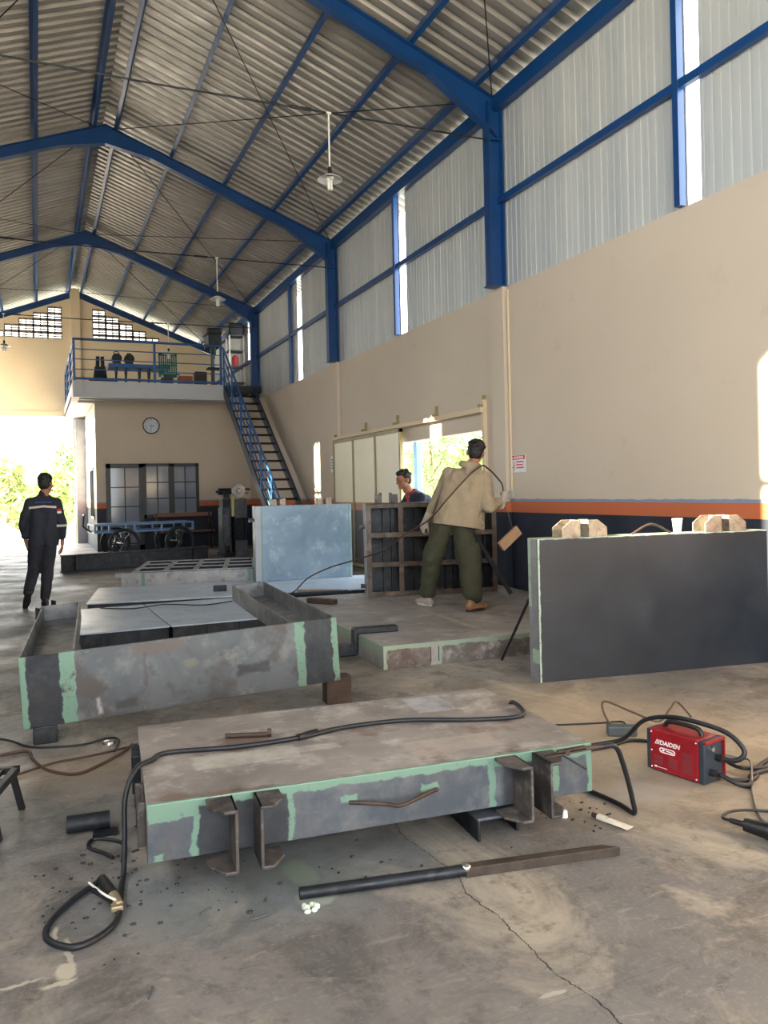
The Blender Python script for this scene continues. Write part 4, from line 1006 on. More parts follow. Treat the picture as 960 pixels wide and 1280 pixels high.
def cable(label, pts, r, mat, name='power_cable', cat='cable', group=None):
    return tag(MB().tube(pts, r, 8, True, 7).build(name, mat, smooth=60), label, cat, group)
z1 = .332
cable('dark blue welding cable lying across the top of the nearest panel', [(2.62, 3.56, .012), (2.32, 3.58, .02), (2.21, 3.53, .18), (2.150, 3.42, z1), (2.07, 3.20, z1), (1.84, 3.24, z1), (1.55, 3.38, z1), (1.26, 3.41, z1), (1.03, 3.36, z1), (.75, 3.36, z1), (.48, 3.42, z1), (.40, 3.35, z1), (.33, 3.26, z1 + .002), (.285, 3.21, .25), (.275, 3.16, .12), (.262, 3.08, .02), (.25, 3.02, .011), (.235, 2.90, .011), (.22, 2.80, .012), (.19, 2.73, .011), (.12, 2.67, .011), (.06, 2.67, .011), (0.0, 2.75, .011), (.01, 2.85, .011), (.08, 2.97, .011), (.16, 3.04, .02), (.185, 3.05, .026)], .0105, M['rubber'], 'welding_cable')
b = MB(); b.cyl((1.12 , 3.40, z1 + .001), (1.02, 3.357, z1 + .001), .015, 10); 
tag(b.build('tape_joint', M['black'], smooth=40), 'taped cable joint in the middle of the cable on the nearest panel', 'cable joint')
t = thing('electrode_holder', 'dark welding electrode holder with a white rod lying on the floor at left', 'welding tool', (.185, 3.05, .027), R(-2))
b = MB(); b.cyl((0, 0, 0), (.03, -.15, .004), .019, 12, .022); b.build('handle', M['black'], t, smooth=40)
b = MB(); b.cyl((.03, -.15, .004), (.05, -.215, .0), .022, 10, .014).box(.02, -.235, -.012, .06, -.2, .006); b.build('jaw', plain('brass_jaw', srgb(150, 136, 110), .4, .5), t, bevel=.004)
b = MB(); b.bar((.03, -.19, .004), (-.035, -.13, .03), .016, .01); b.build('lever', M['black'], t)
b = MB(); b.tube([(.038, -.20, .012), (.0, -.165, .025), (-.045, -.075, .032)], .004, 6); b.build('electrode', M['white'], t)
cable('dark cable loop on the floor beside the left end of the nearest panel', [(.24, 3.26, .008), (.21, 3.32, .008), (.16, 3.40, .008), (.18, 3.47, .008), (.25, 3.43, .008), (.29, 3.36, .008), (.27, 3.22, .008)], .0075, M['rubber'])
t = thing('pipe_offcut', 'short dark pipe offcut lying on the floor left of the nearest panel', 'pipe', (.085, 3.60, .036), R(-5))
b = MB(); b.lathe([(.035, 0), (.036, 0), (.036, .17), (.031, .17), (.031, 0)], 18, Matrix.Rotation(R(90), 4, 'Y'), True); b.build('pipe_body', M['dark_steel'], t, smooth=40)
tag(MB().box(0, 0, 0, .10, .05, .012).build('steel_offcut', M['dark_steel'], loc=(.18, 3.50, .001), rz=R(-5)), 'thin dark steel offcut beside the short pipe on the floor', 'steel offcut')
cable('dark grey cord snaking left past the box stub of the tilted frame', [(-.6, 5.4, .007), (-.23, 5.17, .007), (-.07, 4.93, .007), (.08, 4.85, .007), (.22, 4.83, .007), (.35, 4.89, .007), (.40, 4.82, .007), (.36, 4.62, .007)], .0065, M['rubber'])
cable('brown hose looping on the floor between stool and nearest panel', [(-.6, 4.75, .008), (-.22, 4.84, .008), (-.08, 4.84, .008), (-.05, 4.68, .008), (.02, 4.46, .008), (.15, 4.33, .008), (.28, 4.43, .008), (.40, 4.58, .008), (.46, 4.70, .008)], .008, M['cord_brown'])
cable('thin brown cord running straight from the stool to the nearest panel', [(-.4, 4.3, .006), (-.11, 4.47, .006), (.05, 4.57, .006), (.22, 4.60, .006), (.42, 4.66, .006), (.55, 4.74, .006)], .006, M['cord_brown'])
tag(MB().lathe([(0, 0), (.035, 0), (.032, .012), (0, .016)], 16).build('round_disc', M['chrome'], loc=(.345, 4.80, .001), smooth=40), 'small shiny round disc on the floor by the dark cord', 'disc')
t = thing('step_stool', 'small black slatted stool at the left edge of the picture', 'stool', (-.35, 3.86, 0), R(-14))
b = MB(); b.box(-.22, -.17, .17, -.19, .17, .20).box(.19, -.17, .17, .22, .17, .20).box(-.22, -.17, .17, .22, -.14, .20).box(-.22, .14, .17, .22, .17, .20); b.build('seat_frame', M['black'], t, bevel=.003)
for k in range(6): MB().box(-.155 + .056 * k, -.14, .178, -.12 + .056 * k, .14, .198).build('seat_slat', M['black'], t)
for sx in (-1, 1):
    for sy in (-1, 1): b = MB(); b.bar((sx * .19, sy * .15, .175), (sx * .225, sy * .17, .0), .024, .024, (0, 1, 0)); b.build('leg', M['black'], t)

cable('thick dark cable arching over the red welding machine', [(2.30, 3.50, .013), (2.73, 3.50, .013), (2.84, 3.42, .05), (2.83, 3.25, .19), (2.85, 3.10, .245), (2.875, 2.95, .258), (2.93, 2.80, .235), (2.955, 2.725, .17), (2.93, 2.74, .125), (2.906, 2.795, .116)], .0115, M['rubber'], 'welding_cable')
cable('second dark cable on the floor behind the red welding machine', [(2.30, 3.46, .011), (2.73, 3.45, .011), (2.93, 3.48, .011), (3.02, 3.40, .011), (2.98, 3.27, .02), (2.90, 3.16, .06)], .0095, M['rubber'], 'welding_cable')
t = thing('plug_adapter', 'dark plug adapter on the floor behind the red welding machine', 'adapter', (2.98, 3.60, .001), R(-30))
MB().box(-.08, -.035, 0, .08, .035, .055).build('adapter_body', plain('adapter_grey', srgb(74, 84, 88), .5), t, bevel=.008)
cable('thin grey cord looping up behind the red welding machine', [(2.95, 3.64, .03), (2.92, 3.68, .12), (2.95, 3.70, .17), (3.08, 3.62, .11), (3.2, 3.55, .06), (3.33, 3.6, .10), (3.48, 3.7, .10), (3.55, 3.66, .01)], .006, M['cord_brown'])
cable('thin dark cord from behind the nearest panel to the plug adapter', [(2.60, 4.02, .006), (2.75, 3.92, .006), (3.0, 3.83, .006), (3.14, 3.79, .006), (3.06, 3.66, .02)], .005, M['rubber'])
cable('thick cable from the lower socket of the red welding machine to the right', [(2.86, 2.775, .058), (2.90, 2.71, .03), (2.98, 2.72, .012), (3.08, 2.80, .012), (3.25, 2.83, .012), (3.6, 2.9, .012)], .012, M['rubber'], 'welding_cable')
cable('cable sweeping right from the front of the red welding machine', [(2.915, 2.845, .03), (2.935, 2.79, .02), (3.02, 2.76, .012), (3.09, 2.78, .012), (3.2, 2.87, .012), (3.5, 2.98, .012)], .010, M['rubber'], 'welding_cable')
cable('dark cable sagging beside the right side of the red welding machine', [(2.97, 3.0, .12), (3.03, 2.98, .08), (3.08, 2.93, .03), (3.1, 2.85, .028), (3.3, 2.82, .02), (3.6, 2.80, .012)], .009, M['rubber'], 'welding_cable')
cable('thin grey cord trailing from the red welding machine towards the grinder', [(2.99, 3.06, .10), (3.12, 3.06, .05), (3.24, 3.02, .006), (3.20, 2.92, .03), (3.08, 2.80, .03), (2.98, 2.71, .006), (2.87, 2.60, .006), (2.78, 2.50, .006), (2.72, 2.40, .006), (2.8, 2.28, .006)], .006, M['cord_grey'])
t = thing('angle_grinder', 'black angle grinder lying at the right edge of the picture', 'power tool', (2.565, 2.37, .036), R(-70))
b = MB(); b.cyl((0, 0, 0), (.09, 0, 0), .026, 14, .032).cyl((.09, 0, 0), (.20, 0, 0), .034, 14, .034); b.build('motor_body', M['black'], t, smooth=40)
b = MB(); b.cyl((.20, 0, 0), (.25, 0, 0), .034, 14, .026); b.build('gear_head', M['mid_steel'], t, smooth=40)
b = MB(); b.lathe([(0, -.003), (.055, -.003), (.055, .0), (0, .0)], 24, Matrix.Translation((.25, -.02, -.012)) @ Matrix.Rotation(R(80), 4, 'X')); b.build('disc', M['rust'], t)
b = MB(); b.cyl((-.06, 0, .0), (0, 0, 0), .010, 10, .013); b.build('cord_sleeve', M['black'], t, smooth=40)
cable('dark cord curving up from the back of the grinder', [(2.545, 2.425, .036), (2.55, 2.47, .03), (2.62, 2.50, .03), (2.72, 2.50, .02), (2.85, 2.45, .008), (3.0, 2.4, .008)], .006, M['rubber'])

# ground clamp and its cable on the right end of the nearest panel
t = thing('ground_clamp', 'steel earth clamp gripping the right guide of the nearest panel', 'clamp', (1.875, 2.655, .328), R(-12))
b = MB(); b.bar((-.05, 0, .004), (.13, .0, .02), .022, .006).bar((.0, .0, .02), (.12, .0, .03), .02, .006).cyl((.04, -.014, .014), (.04, .014, .014), .012, 10); b.build('jaw_arm', M['rust'], t)
b = MB(); b.bar((.02, 0, .005), (.11, -.03, -.05), .012, .006); b.build('lower_arm', M['dark_steel'], t)
b = MB(); b.cyl((.12, 0, .022), (.20, .0, .024), .009, 8); b.build('grip', M['rust'], t)
cable('dark earth cable bending down from the clamp to the floor', [(2.065, 2.615, .352), (2.13, 2.61, .34), (2.20, 2.64, .22), (2.26, 2.67, .08), (2.29, 2.70, .012), (2.30, 2.80, .012), (2.28, 3.0, .012), (2.24, 3.15, .012)], .0105, M['rubber'], 'welding_cable')
t = thing('putty_tube', 'white squeezed tube lying on the floor right of the nearest panel', 'tube', (2.135, 2.74, .002), R(-74))
b = MB(); 
vs = []; prof = [(0, .016, .014), (.03, .018, .014), (.08, .022, .009), (.13, .024, .003), (.155, .025, .0015)]
for x, w_, h_ in prof:
    for k in range(12): a = 2 * math.pi * k / 12; vs.append((x, w_ * math.cos(a), .014 * .6 + h_ * math.sin(a) * .9))
fs = [(i * 12 + k, i * 12 + (k + 1) % 12, (i + 1) * 12 + (k + 1) % 12, (i + 1) * 12 + k) for i in range(4) for k in range(12)] + [tuple(range(12))[::-1], tuple(range(48, 60))]
b.add(vs, fs); b.build('tube_body', plain('tube_white', srgb(216, 208, 196), .4, 0, .1, 30), t, smooth=50)
b = MB(); b.cyl((-.028, 0, .010), (0, 0, .010), .010, 10); b.build('tube_neck', M['rust'], t, smooth=40)
b = MB(); 
for k in range(4): b.box(.04 + .02 * k, -.01 + .004 * (k % 2), .0165 - .002 * k, .052 + .02 * k, .012, .0185 - .002 * k)
b.build('tube_print', plain('tube_print_brown', srgb(110, 64, 50), .5), t)
tag(MB().lathe([(0, 0), (.016, 0), (.014, .026), (.010, .03), (0, .03)], 12).build('plastic_stopper', M['white'], loc=(2.02, 2.82, .001), smooth=40), 'small white stopper on the floor beside the right guide channels', 'stopper')
t = thing('steel_pipe', 'long dark steel pipe on the floor in front of the nearest panel', 'pipe', (.80, 2.655, .021), math.atan2(2.45 - 2.655, 2.0 - .80))
b = MB(); b.lathe([(.016, 0), (.020, 0), (.020, .60), (.016, .60)], 16, Matrix.Rotation(R(90), 4, 'Y'), True); b.build('pipe', M['dark_steel'], t, smooth=40)
b = MB(); b.prism([(.60, -.018), (1.215, -.018), (1.16, .022), (.60, .026)], -.022, .014, 'z'); b.build('welded_bar', plain('scaled_bar', srgb(66, 57, 50), .6, .3, .35, 14, .3), t, bevel=.003)
b = MB(); b.ell((.605, 0, .008), (.022, .02, .016)); b.build('weld_bead', M['chrome'], t, smooth=60)
b = MB()
rnd = random.Random(3)
for k in range(9): b.ell((rnd.uniform(-.02, .02), rnd.uniform(-.02, .02), .006), (rnd.uniform(.006, .014), rnd.uniform(.006, .012), rnd.uniform(.006, .014)), None, 8, 6)
tag(b.build('putty_blob', plain('putty_green_white', srgb(200, 214, 200), .7), loc=(.815, 2.575, 0), smooth=60), 'crumbled blob of pale putty on the floor below the pipe', 'putty')
for x, y, a, L, lab in ((.255, 2.31, 70, .05, 'small metal screw on the floor at the bottom left of the picture'), (.47, 2.70, 35, .045, 'small dark nail on the floor left of the long pipe'), (.62, 2.59, 10, .05, 'thin short welding rod end on the floor near the long pipe')):
    t = thing('metal_nail', lab, 'nail', (x, y, .005), R(a)); b = MB(); b.cyl((0, 0, 0), (L, 0, 0), .0028, 8).cyl((L, 0, 0), (L + .003, 0, 0), .0045, 8); b.build('shank', M['mid_steel'], t)

b = MB(); rnd = random.Random(11)
for k in range(130):
    x, y = (rnd.gauss(.28, .16), rnd.gauss(3.08, .22)) if k < 80 else ((rnd.gauss(.9, .35), rnd.gauss(2.72, .08)) if k < 105 else (rnd.gauss(2.15, .12), rnd.gauss(2.85, .1)))
    s_ = rnd.uniform(.0025, .007); b.ell((x, y, s_ * .4), (s_ * rnd.uniform(.8, 1.8), s_, s_ * .7), None, 6, 4)
o = tag(b.build('slag_crumbs', M['black'], fix=False), 'scattered black crumbs of slag on the floor round the nearest panel', 'debris'); o['kind'] = 'stuff'

# ---- things round the worker
b = MB(); b.bar((4.60, 8.145, .96), (4.90, 7.75, .20), .05, .012, (0, 1, 0)); tag(b.build('flat_bar', M['dark_steel']), 'dark flat steel bar leaning against the grid panel behind the worker', 'steel bar')
t = thing('wood_block', 'small pale wooden board hanging on a thin cord from the worker\'s raised hand', 'board', (4.60, 7.28, .865), rot=(R(8), R(-39), R(-4)))
MB().box(-.14, -.02, -.055, .14, .02, .055).build('board', plain('pale_wood', srgb(186, 150, 118), .6, 0, .12, 10), t, bevel=.004)
b = MB(); b.cyl((.10, 0, .05), (.1, 0, .06), .004, 6); b.build('eyelet', M['cord_grey'], t)
cable('thin cord from the worker\'s gloved hand down to the wooden board', [(4.50, 7.215, 1.30), (4.53, 7.22, 1.20), (4.60, 7.25, 1.02), (4.636, 7.276, .975)], .003, M['cord_grey'], 'thin_cord', 'cord')
cable('long welding cable rising from the floor over the worker\'s shoulder to his hand', [(2.55, 9.55, .165), (2.79, 9.33, .185), (2.965, 9.2, .37), (3.172, 8.95, .51), (3.306, 8.55, .61), (3.489, 8.1, .745), (3.56, 7.7, .93), (3.66, 7.32, 1.09), (3.79, 7.13, 1.31), (3.92, 7.075, 1.46), (4.06, 7.07, 1.58), (4.19, 7.12, 1.635), (4.30, 7.2, 1.61), (4.42, 7.26, 1.54), (4.50, 7.25, 1.44), (4.495, 7.225, 1.34)], .0085, M['cord_brown'], 'welding_cable')
cable('dark cord lying across the bluish plates behind the tilted frame', [(.62, 9.50, .157), (.95, 9.25, .157), (1.3, 9.4, .157), (1.7, 9.1, .157), (2.05, 9.25, .157)], .006, M['rubber'])

# ------------------------------------------------------------------ people
def sdf(name, mb, voxel, mat, parent, it=6, fold=None, clip=None):
    me = mb.mesh(name); bm = bmesh.new(); bm.from_mesh(me); bmesh.ops.recalc_face_normals(bm, faces=bm.faces[:]); bm.to_mesh(me); bm.free()
    tmp = bpy.data.objects.new('tmp', me); COL.objects.link(tmp)
    m = tmp.modifiers.new('r', 'REMESH'); m.mode = 'VOXEL'; m.voxel_size = voxel
    if it: s_ = tmp.modifiers.new('s', 'SMOOTH'); s_.factor = .5; s_.iterations = it
    bpy.context.view_layer.update()
    out = bpy.data.meshes.new_from_object(tmp.evaluated_get(bpy.context.evaluated_depsgraph_get()))
    bpy.data.objects.remove(tmp); out.name = name
    if fold:
        amp, fx, fz = fold
        for v in out.vertices:
            p = v.co; k = noise.noise(Vector((p.x * fx + p.z * 3, p.y * fx, p.z * fz))) + .5 * noise.noise(Vector((p.x * fx * 2.1 - p.z * 8, p.y * fx * 2 + 9, p.z * fz * 2.3)))
            v.co = p + v.normal * (amp * k)
    if clip:
        bm = bmesh.new(); bm.from_mesh(out)
        r_ = bmesh.ops.bisect_plane(bm, geom=bm.verts[:] + bm.edges[:] + bm.faces[:], plane_co=clip[0], plane_no=clip[1], clear_outer=True)
        bmesh.ops.holes_fill(bm, edges=[e for e in bm.edges if e.is_boundary]); bm.to_mesh(out); bm.free()
    return link(name, out, mat, parent, smooth=60, fix=False)

def head(body, hair, eyes, c, F, U, hairk=1.0, K=1.08):
    c = Vector(c); F = Vector(F).normalized(); U = Vector(U); U = (U - F * U.dot(F)).normalized(); X = F.cross(U)
    Mx = Matrix(((X.x, F.x, U.x, c.x), (X.y, F.y, U.y, c.y), (X.z, F.z, U.z, c.z), (0, 0, 0, 1))) @ Matrix.Scale(K, 4)
    P = lambda *q: Mx @ Vector(q)
    body.ell((0, -.010, .030), (.073, .090, .086), Mx).ell((0, .022, -.040), (.060, .062, .070), Mx).ell((0, .062, -.086), (.026, .022, .022), Mx).ell((0, .02, .02), (.066, .070, .075), Mx)
    body.cone(P(0, .082, .022), P(0, .104, -.022), .008, .0125).ell((.011, .094, -.026), (.008, .009, .007), Mx).ell((-.011, .094, -.026), (.008, .009, .007), Mx)
    body.ell((0, .074, .030), (.050, .016, .010), Mx).ell((0, .077, -.054), (.022, .012, .0065), Mx).ell((0, .074, -.064), (.018, .012, .007), Mx)
    for s in (-1, 1):
        body.ell((s * .074, -.008, -.006), (.012, .020, .031), Mx).ell((s * .040, .055, -.025), (.024, .026, .020), Mx)
        eyes.ell((s * .030, .0745, .010), (.0115, .0115, .0065), Mx, 10, 8)
    body.cone(P(0, -.022, -.03), P(0, -.03, -.13), .052, .054)
    rn = random.Random(5)
    hair.ell((0, -.024, .044), (.082 * hairk, .090, .084 * hairk), Mx).ell((0, -.050, .0), (.070, .058, .075), Mx).ell((0, .036, .090), (.058, .052, .034), Mx)
    for k in range(46):
        a = rn.uniform(0, 6.28); e = rn.uniform(.1, 1.25)
        hair.ell((.078 * math.cos(a) * math.cos(e), -.024 + .088 * math.sin(a) * math.cos(e) * (1 if math.sin(a) < .5 else .9), .050 + .080 * math.sin(e)), (.018, .018, .016), Mx, 8, 6)
    return P
def hand(mb, w, f, pn, side, curl=.35, sc_=1.0, thumb=.5):
    w = Vector(w); f = Vector(f).normalized(); pn = Vector(pn); pn = (pn - f * pn.dot(f)).normalized(); t = f.cross(pn).normalized() * side
    offs = (.030, .010, -.010, -.028); lens = (.070, .078, .072, .056); kn = (.086, .090, .086, .078)
    for o, L, k in zip(offs, lens, kn):
        a = w + f * .012 * sc_ + t * o * .6 * sc_; b_ = w + (f * k + t * o) * sc_
        mb.cone(a, b_, .0135 * sc_, .0105 * sc_)
        d = f; p = b_; r = .0095 * sc_; ang = 0
        for q, fr_ in enumerate((.45, .31, .24)):
            ang += curl * (1.0, 1.25, .8)[q]
            d = f * math.cos(ang) + pn * math.sin(ang) + t * (.05 if o > 0 else -.05) * (1 if q == 0 else .3)
            d.normalize(); p2 = p + d * L * fr_ * sc_; mb.cone(p, p2, r, r * .9); p = p2; r *= .9
    mb.cone(w + f * .02 * sc_, w + (f * .07) * sc_, .018 * sc_, .016 * sc_, (pn, .8))
    p = w + (f * .022 + t * .022) * sc_; r = .013 * sc_
    for L, d in ((.040, t * .75 + f * .7 + pn * .15), (.032, t * .4 + f * .9 + pn * thumb), (.026, t * .15 + f * .95 + pn * thumb * 1.3)):
        p2 = p + d.normalized() * L * sc_; mb.cone(p, p2, r, r * .88); p = p2; r *= .88
def shoe(name, ankle, toe_dir, up, mat, sole, parent, L=.27, w=.046):
    """a shoe as a mesh with a sole part; ankle is the joint above the heel"""
    f = Vector(toe_dir).normalized(); u = Vector(up); u = (u - f * u.dot(f)).normalized(); x = f.cross(u)
    a = Vector(ankle); G = a - u * .085
    P = lambda X, Y, Z: G + x * X + f * Y + u * Z
    b = MB(); b.cone(P(0, -.045, .045), P(0, .06, .045), .042, .044).cone(P(0, .06, .042), P(.004, L - .10, .032), .044, .036).cone(P(0, -.02, .05), P(0, -.01, .10), .042, .040).cone(P(.0, .03, .05), P(0, .13, .042), .036, .03)
    o = sdf(name, b, .008, mat, parent, 3)
    b = MB(); n = 24; outl = []
    for k in range(n):
        a_ = 2 * math.pi * k / n; yy = (L / 2 - .005) * math.sin(a_) + (L / 2 - .085); ww = (w if math.sin(a_) > -.2 else w * .85)
        outl.append((ww * math.cos(a_) * (1.0 if abs(math.sin(a_)) < .8 else .95), yy))
    vs = [P(px, py, z) for z in (0, .026) for px, py in outl]
    b.add(vs, [tuple(range(n))[::-1], tuple(range(n, 2 * n))] + [(i, (i + 1) % n, n + (i + 1) % n, n + i) for i in range(n)])
    b.build('sole', sole, o, bevel=.004)

def person(label, loc):
    return thing('person', label, 'person', loc)
V = Vector
def finish(t, body, hair, eyes, c, F, U):
    bo = sdf('body', body, .0065, M['skin'], t, 3)
    sdf('hair', hair, .006, M['hair'], t, 1, (.004, 40, 40))
    eyes.build('eyes', M['eye'], bo, smooth=60)
    F = Vector(F).normalized(); U = Vector(U); U = (U - F * U.dot(F)).normalized(); X = F.cross(U); c = Vector(c)
    b = MB()
    for s in (-1, 1): b.ell(c + X * s * .0324 + F * .0842 * 1.08 + U * .0108, .0055, None, 8, 6)
    b.build('irises', M['iris'], bo, smooth=60)

# -- man walking away at left
O = V((.07, 11.38, 0)); L_ = lambda x, y, z: V((x, y, z)) - O
t = person('person in a dark work jacket with a pale back stripe walking away at left', O)
hipL, hipR = L_(-.015, 11.42, .90), L_(.14, 11.41, .89)
knL, anL = L_(-.06, 11.44, .475), L_(-.135, 11.14, .19)
knR, anR = L_(.105, 11.42, .47), L_(.065, 11.36, .085)
shL, shR = L_(-.10, 11.42, 1.345), L_(.232, 11.43, 1.34)
elL, wrL = L_(-.185, 11.40, 1.06), L_(-.145, 11.47, .82)
elR, wrR = L_(.30, 11.40, 1.04), L_(.292, 11.47, .80)
hc = L_(.105, 11.45, 1.585); nb = L_(.08, 11.43, 1.44)
F, U = (.45, .89, -.05), (.0, .06, 1)
body, hair, eyes = MB(), MB(), MB(); head(body, hair, eyes, hc, F, U)
body.cone(nb + V((.01, .005, .05)), nb, .052, .058).cone(nb - V((0, 0, .04)), L_(.065, 11.43, 1.2), .06, .075).cone(L_(.065, 11.43, 1.2), L_(.065, 11.43, .95), .075, .075)
for s_, e_, w_, sd in ((shL, elL, wrL, 1), (shR, elR, wrR, -1)):
    body.cone(nb - V((0, 0, .06)), s_, .06, .05).cone(s_, e_, .048, .038).cone(e_, w_, .038, .026)
    f = (w_ - e_).normalized(); body.cone(w_, w_ + f * .03, .026, .02); hand(body, w_ + f * .012, f, V((-sd * -1, 0, .0)) if False else V((1 if sd > 0 else -1, .2, 0)), 1 if sd > 0 else -1, .38)
for h_, k_, a_ in ((hipL, knL, anL), (hipR, knR, anR)):
    body.cone(L_(.065, 11.42, .95), h_, .08, .075).cone(h_, k_, .08, .055).cone(k_, a_, .052, .036)
finish(t, body, hair, eyes, hc, F, U)
def jacket_mat():
    q = NT('navy_work_jacket'); c = q.mix(q.ramp(q.noise(5, 4), .3, .7), srgb(20, 24, 36), srgb(34, 40, 56)); P = q.coord()
    tilt = q.vmath('ADD', P, (0, 0, 0)); x, y, z = q.sep(P)[:3]
    zz = q.math('ADD', z, q.math('MULTIPLY', q.math('ABSOLUTE', q.math('SUBTRACT', x, 0.0)), .10))
    back = q.math('MULTIPLY', q.math('LESS_THAN', q.math('ABSOLUTE', q.math('SUBTRACT', zz, 1.295)), .014), q.math('LESS_THAN', q.math('ABSOLUTE', q.math('SUBTRACT', x, -.01)), .165))
    c = q.mix(back, c, srgb(206, 196, 184))
    c = q.mix(q.boxmask(P, (-.10, -.4, 1.335), (.10, .2, 1.36), .003), c, srgb(40, 66, 112))
    c = q.mix(q.boxmask(P, (.155, -.4, 1.020), (.5, .4, 1.048), .002), c, srgb(190, 190, 188))
    c = q.mix(q.boxmask(P, (.165, -.4, 1.225), (.215, .4, 1.255), .002), c, srgb(190, 30, 36)); c = q.mix(q.boxmask(P, (.165, -.4, 1.197), (.215, .4, 1.225), .002), c, srgb(230, 226, 220))
    return q.out(c, .75)
b = MB(); b.cone(nb - V((0, .0, .02)), L_(.065, 11.42, 1.28), .075, .135, (V((0, 1, 0)), .85)).cone(L_(.005, 11.42, 1.27), L_(-.005, 11.42, .82), .105, .122).cone(L_(.125, 11.42, 1.27), L_(.135, 11.42, .82), .105, .122).cone(nb + V((0, -.005, .005)), nb + V((.002, .0, .035)), .064, .062)
for s_, e_, w_ in ((shL, elL, wrL), (shR, elR, wrR)):
    b.cone(nb - V((0, 0, .05)), s_, .062, .060).cone(s_, e_, .064, .058).cone(e_, e_ + (w_ - e_) * .62, .058, .048)
sdf('jacket', b, .012, jacket_mat(), t, 6, (.010, 9, 6), (L_(0, 11.4, .775), (0, 0, -1)))
M['trouser_dark'] = plain('charcoal_trousers', srgb(30, 32, 42), .8, 0, .2, 6)
b = MB(); b.cone(L_(.01, 11.42, .92), L_(.12, 11.42, .92), .115, .115)
for h_, k_, a_, r_ in ((hipL, knL, anL, 1), (hipR, knR, anR, 1)): b.cone(h_ + V((0, 0, .03)), k_, .108, .078).cone(k_, a_ + (k_ - a_) * .06, .078, .062)
sdf('trousers', b, .012, M['trouser_dark'], t, 5, (.007, 8, 7))
M['shoe_dark'] = plain('dark_shoes', srgb(44, 40, 42), .6); M['sole_dark'] = plain('dark_sole', srgb(28, 27, 30), .7)
shoe('shoe', anR, (-.05, 1, 0), (0, 0, 1), M['shoe_dark'], M['sole_dark'], t)
shoe('shoe', anL, (-.22, .55, -.78), (.0, .75, .6), M['shoe_dark'], M['sole_dark'], t)

# -- worker on the platform
O = V((3.87, 7.2, .186)); L_ = lambda x, y, z: V((x, y, z)) - O
t = person('person in a beige hooded top and olive trousers standing on the platform, back to camera', O)
hipL, hipR = L_(3.835, 7.33, 1.07), L_(4.02, 7.24, 1.05); pel = L_(3.93, 7.28, 1.12)
knL, anL = L_(3.755, 7.44, .68), L_(3.715, 7.50, .275)
knR, anR = L_(4.0, 7.10, .655), L_(3.93, 6.94, .275)
che = L_(4.04, 7.27, 1.42); nb = L_(4.135, 7.28, 1.62)
shL, shR = L_(3.935, 7.36, 1.55), L_(4.23, 7.18, 1.505)
elL, wrL = L_(3.875, 7.54, 1.31), L_(3.80, 7.63, 1.10)
elR, wrR = L_(4.205, 7.04, 1.205), L_(4.435, 7.15, 1.262)
hc = L_(4.222, 7.31, 1.772); F, U = (.55, .83, -.08), (.22, .05, 1)
body, hair, eyes = MB(), MB(), MB(); head(body, hair, eyes, hc, F, U)
body.cone(hc + V((-.02, -.03, -.06)), nb, .052, .060).cone(nb - V((0, 0, .05)), che, .06, .09).cone(che, pel, .09, .09)
for s_, e_, w_ in ((shL, elL, wrL), (shR, elR, wrR)):
    body.cone(nb - V((0, 0, .06)), s_, .06, .05).cone(s_, e_, .048, .040).cone(e_, w_, .040, .028)
hand(body, wrR + V((.01, .005, .003)), V((.62, .30, .70)), V((-.2, .95, -.25)), -1, 1.0)
hand(body, wrL + V((-.005, .01, -.02)), V((-.25, .5, -.8)), V((.9, .3, -.1)), 1, .5)
for h_, k_, a_ in ((hipL, knL, anL), (hipR, knR, anR)):
    body.cone(pel, h_, .07, .058).cone(h_, k_, .058, .05).cone(k_, a_, .052, .036)
finish(t, body, hair, eyes, hc, F, U)
M['hoodie'] = plain('beige_fleece', srgb(150, 136, 113), .9, 0, .1, 10)
b = MB(); b.cone(nb - V((0.01, 0, .03)), che, .085, .15, (V((.25, -.97, 0)), .85)).cone(L_(3.97, 7.32, 1.44), L_(3.85, 7.33, .93), .135, .15).cone(L_(4.13, 7.22, 1.42), L_(4.07, 7.23, .90), .135, .152).cone(L_(4.06, 7.27, 1.40), L_(3.96, 7.28, .92), .15, .175).cone(L_(4.0, 7.3, 1.47), L_(4.13, 7.23, 1.46), .14, .14)
for s_, e_, w_, k in ((shL, elL, wrL, .9), (shR, elR, wrR, .78)):
    b.cone(nb - V((0.02, 0, .10)), s_, .085, .078).cone(s_, e_, .080, .066).cone(e_, e_ + (w_ - e_) * k, .064, .046)
sdf('hooded_top', b, .012, M['hoodie'], t, 5, (.022, 10, 4), (L_(3.74, 7.3, 1.055), (-.17, 0, -.98)))
b = MB()
for k in range(14):
    a = math.pi * 2 * k / 14; c0 = nb + V((-.015, -.022, .022)); p = c0 + V((.092 * math.cos(a), .075 * math.sin(a), -.018 * math.cos(a) + .012 * math.sin(a)))
    a2 = math.pi * 2 * (k + 1) / 14; p2 = c0 + V((.092 * math.cos(a2), .075 * math.sin(a2), -.018 * math.cos(a2) + .012 * math.sin(a2))); r_ = .034 - .012 * math.sin(a)
    b.cone(p, p2, r_, .034 - .012 * math.sin(a2))
b.cone(nb + V((-.09, -.10, -.06)), nb + V((.05, -.12, -.075)), .038, .036).cone(nb + V((-.05, -.115, -.03)), nb + V((.03, -.12, -.035)), .045, .042)
sdf('hood', b, .010, M['hoodie'], t, 5, (.008, 12, 10))
M['olive'] = plain('olive_trousers', srgb(55, 56, 40), .85, 0, .18, 5)
b = MB(); b.cone(hipL + V((0.01, 0, .03)), hipR + V((-.01, 0, .0)), .098, .098)
b.cone(hipL + V((0.01, 0.02, -.02)), knL, .102, .116).cone(knL, anL + V((.01, .0, .06)), .112, .085)
b.cone(hipR + V((-.01, .03, -.02)), knR, .102, .126).cone(knR, anR + V((.02, .02, .07)), .122, .094)
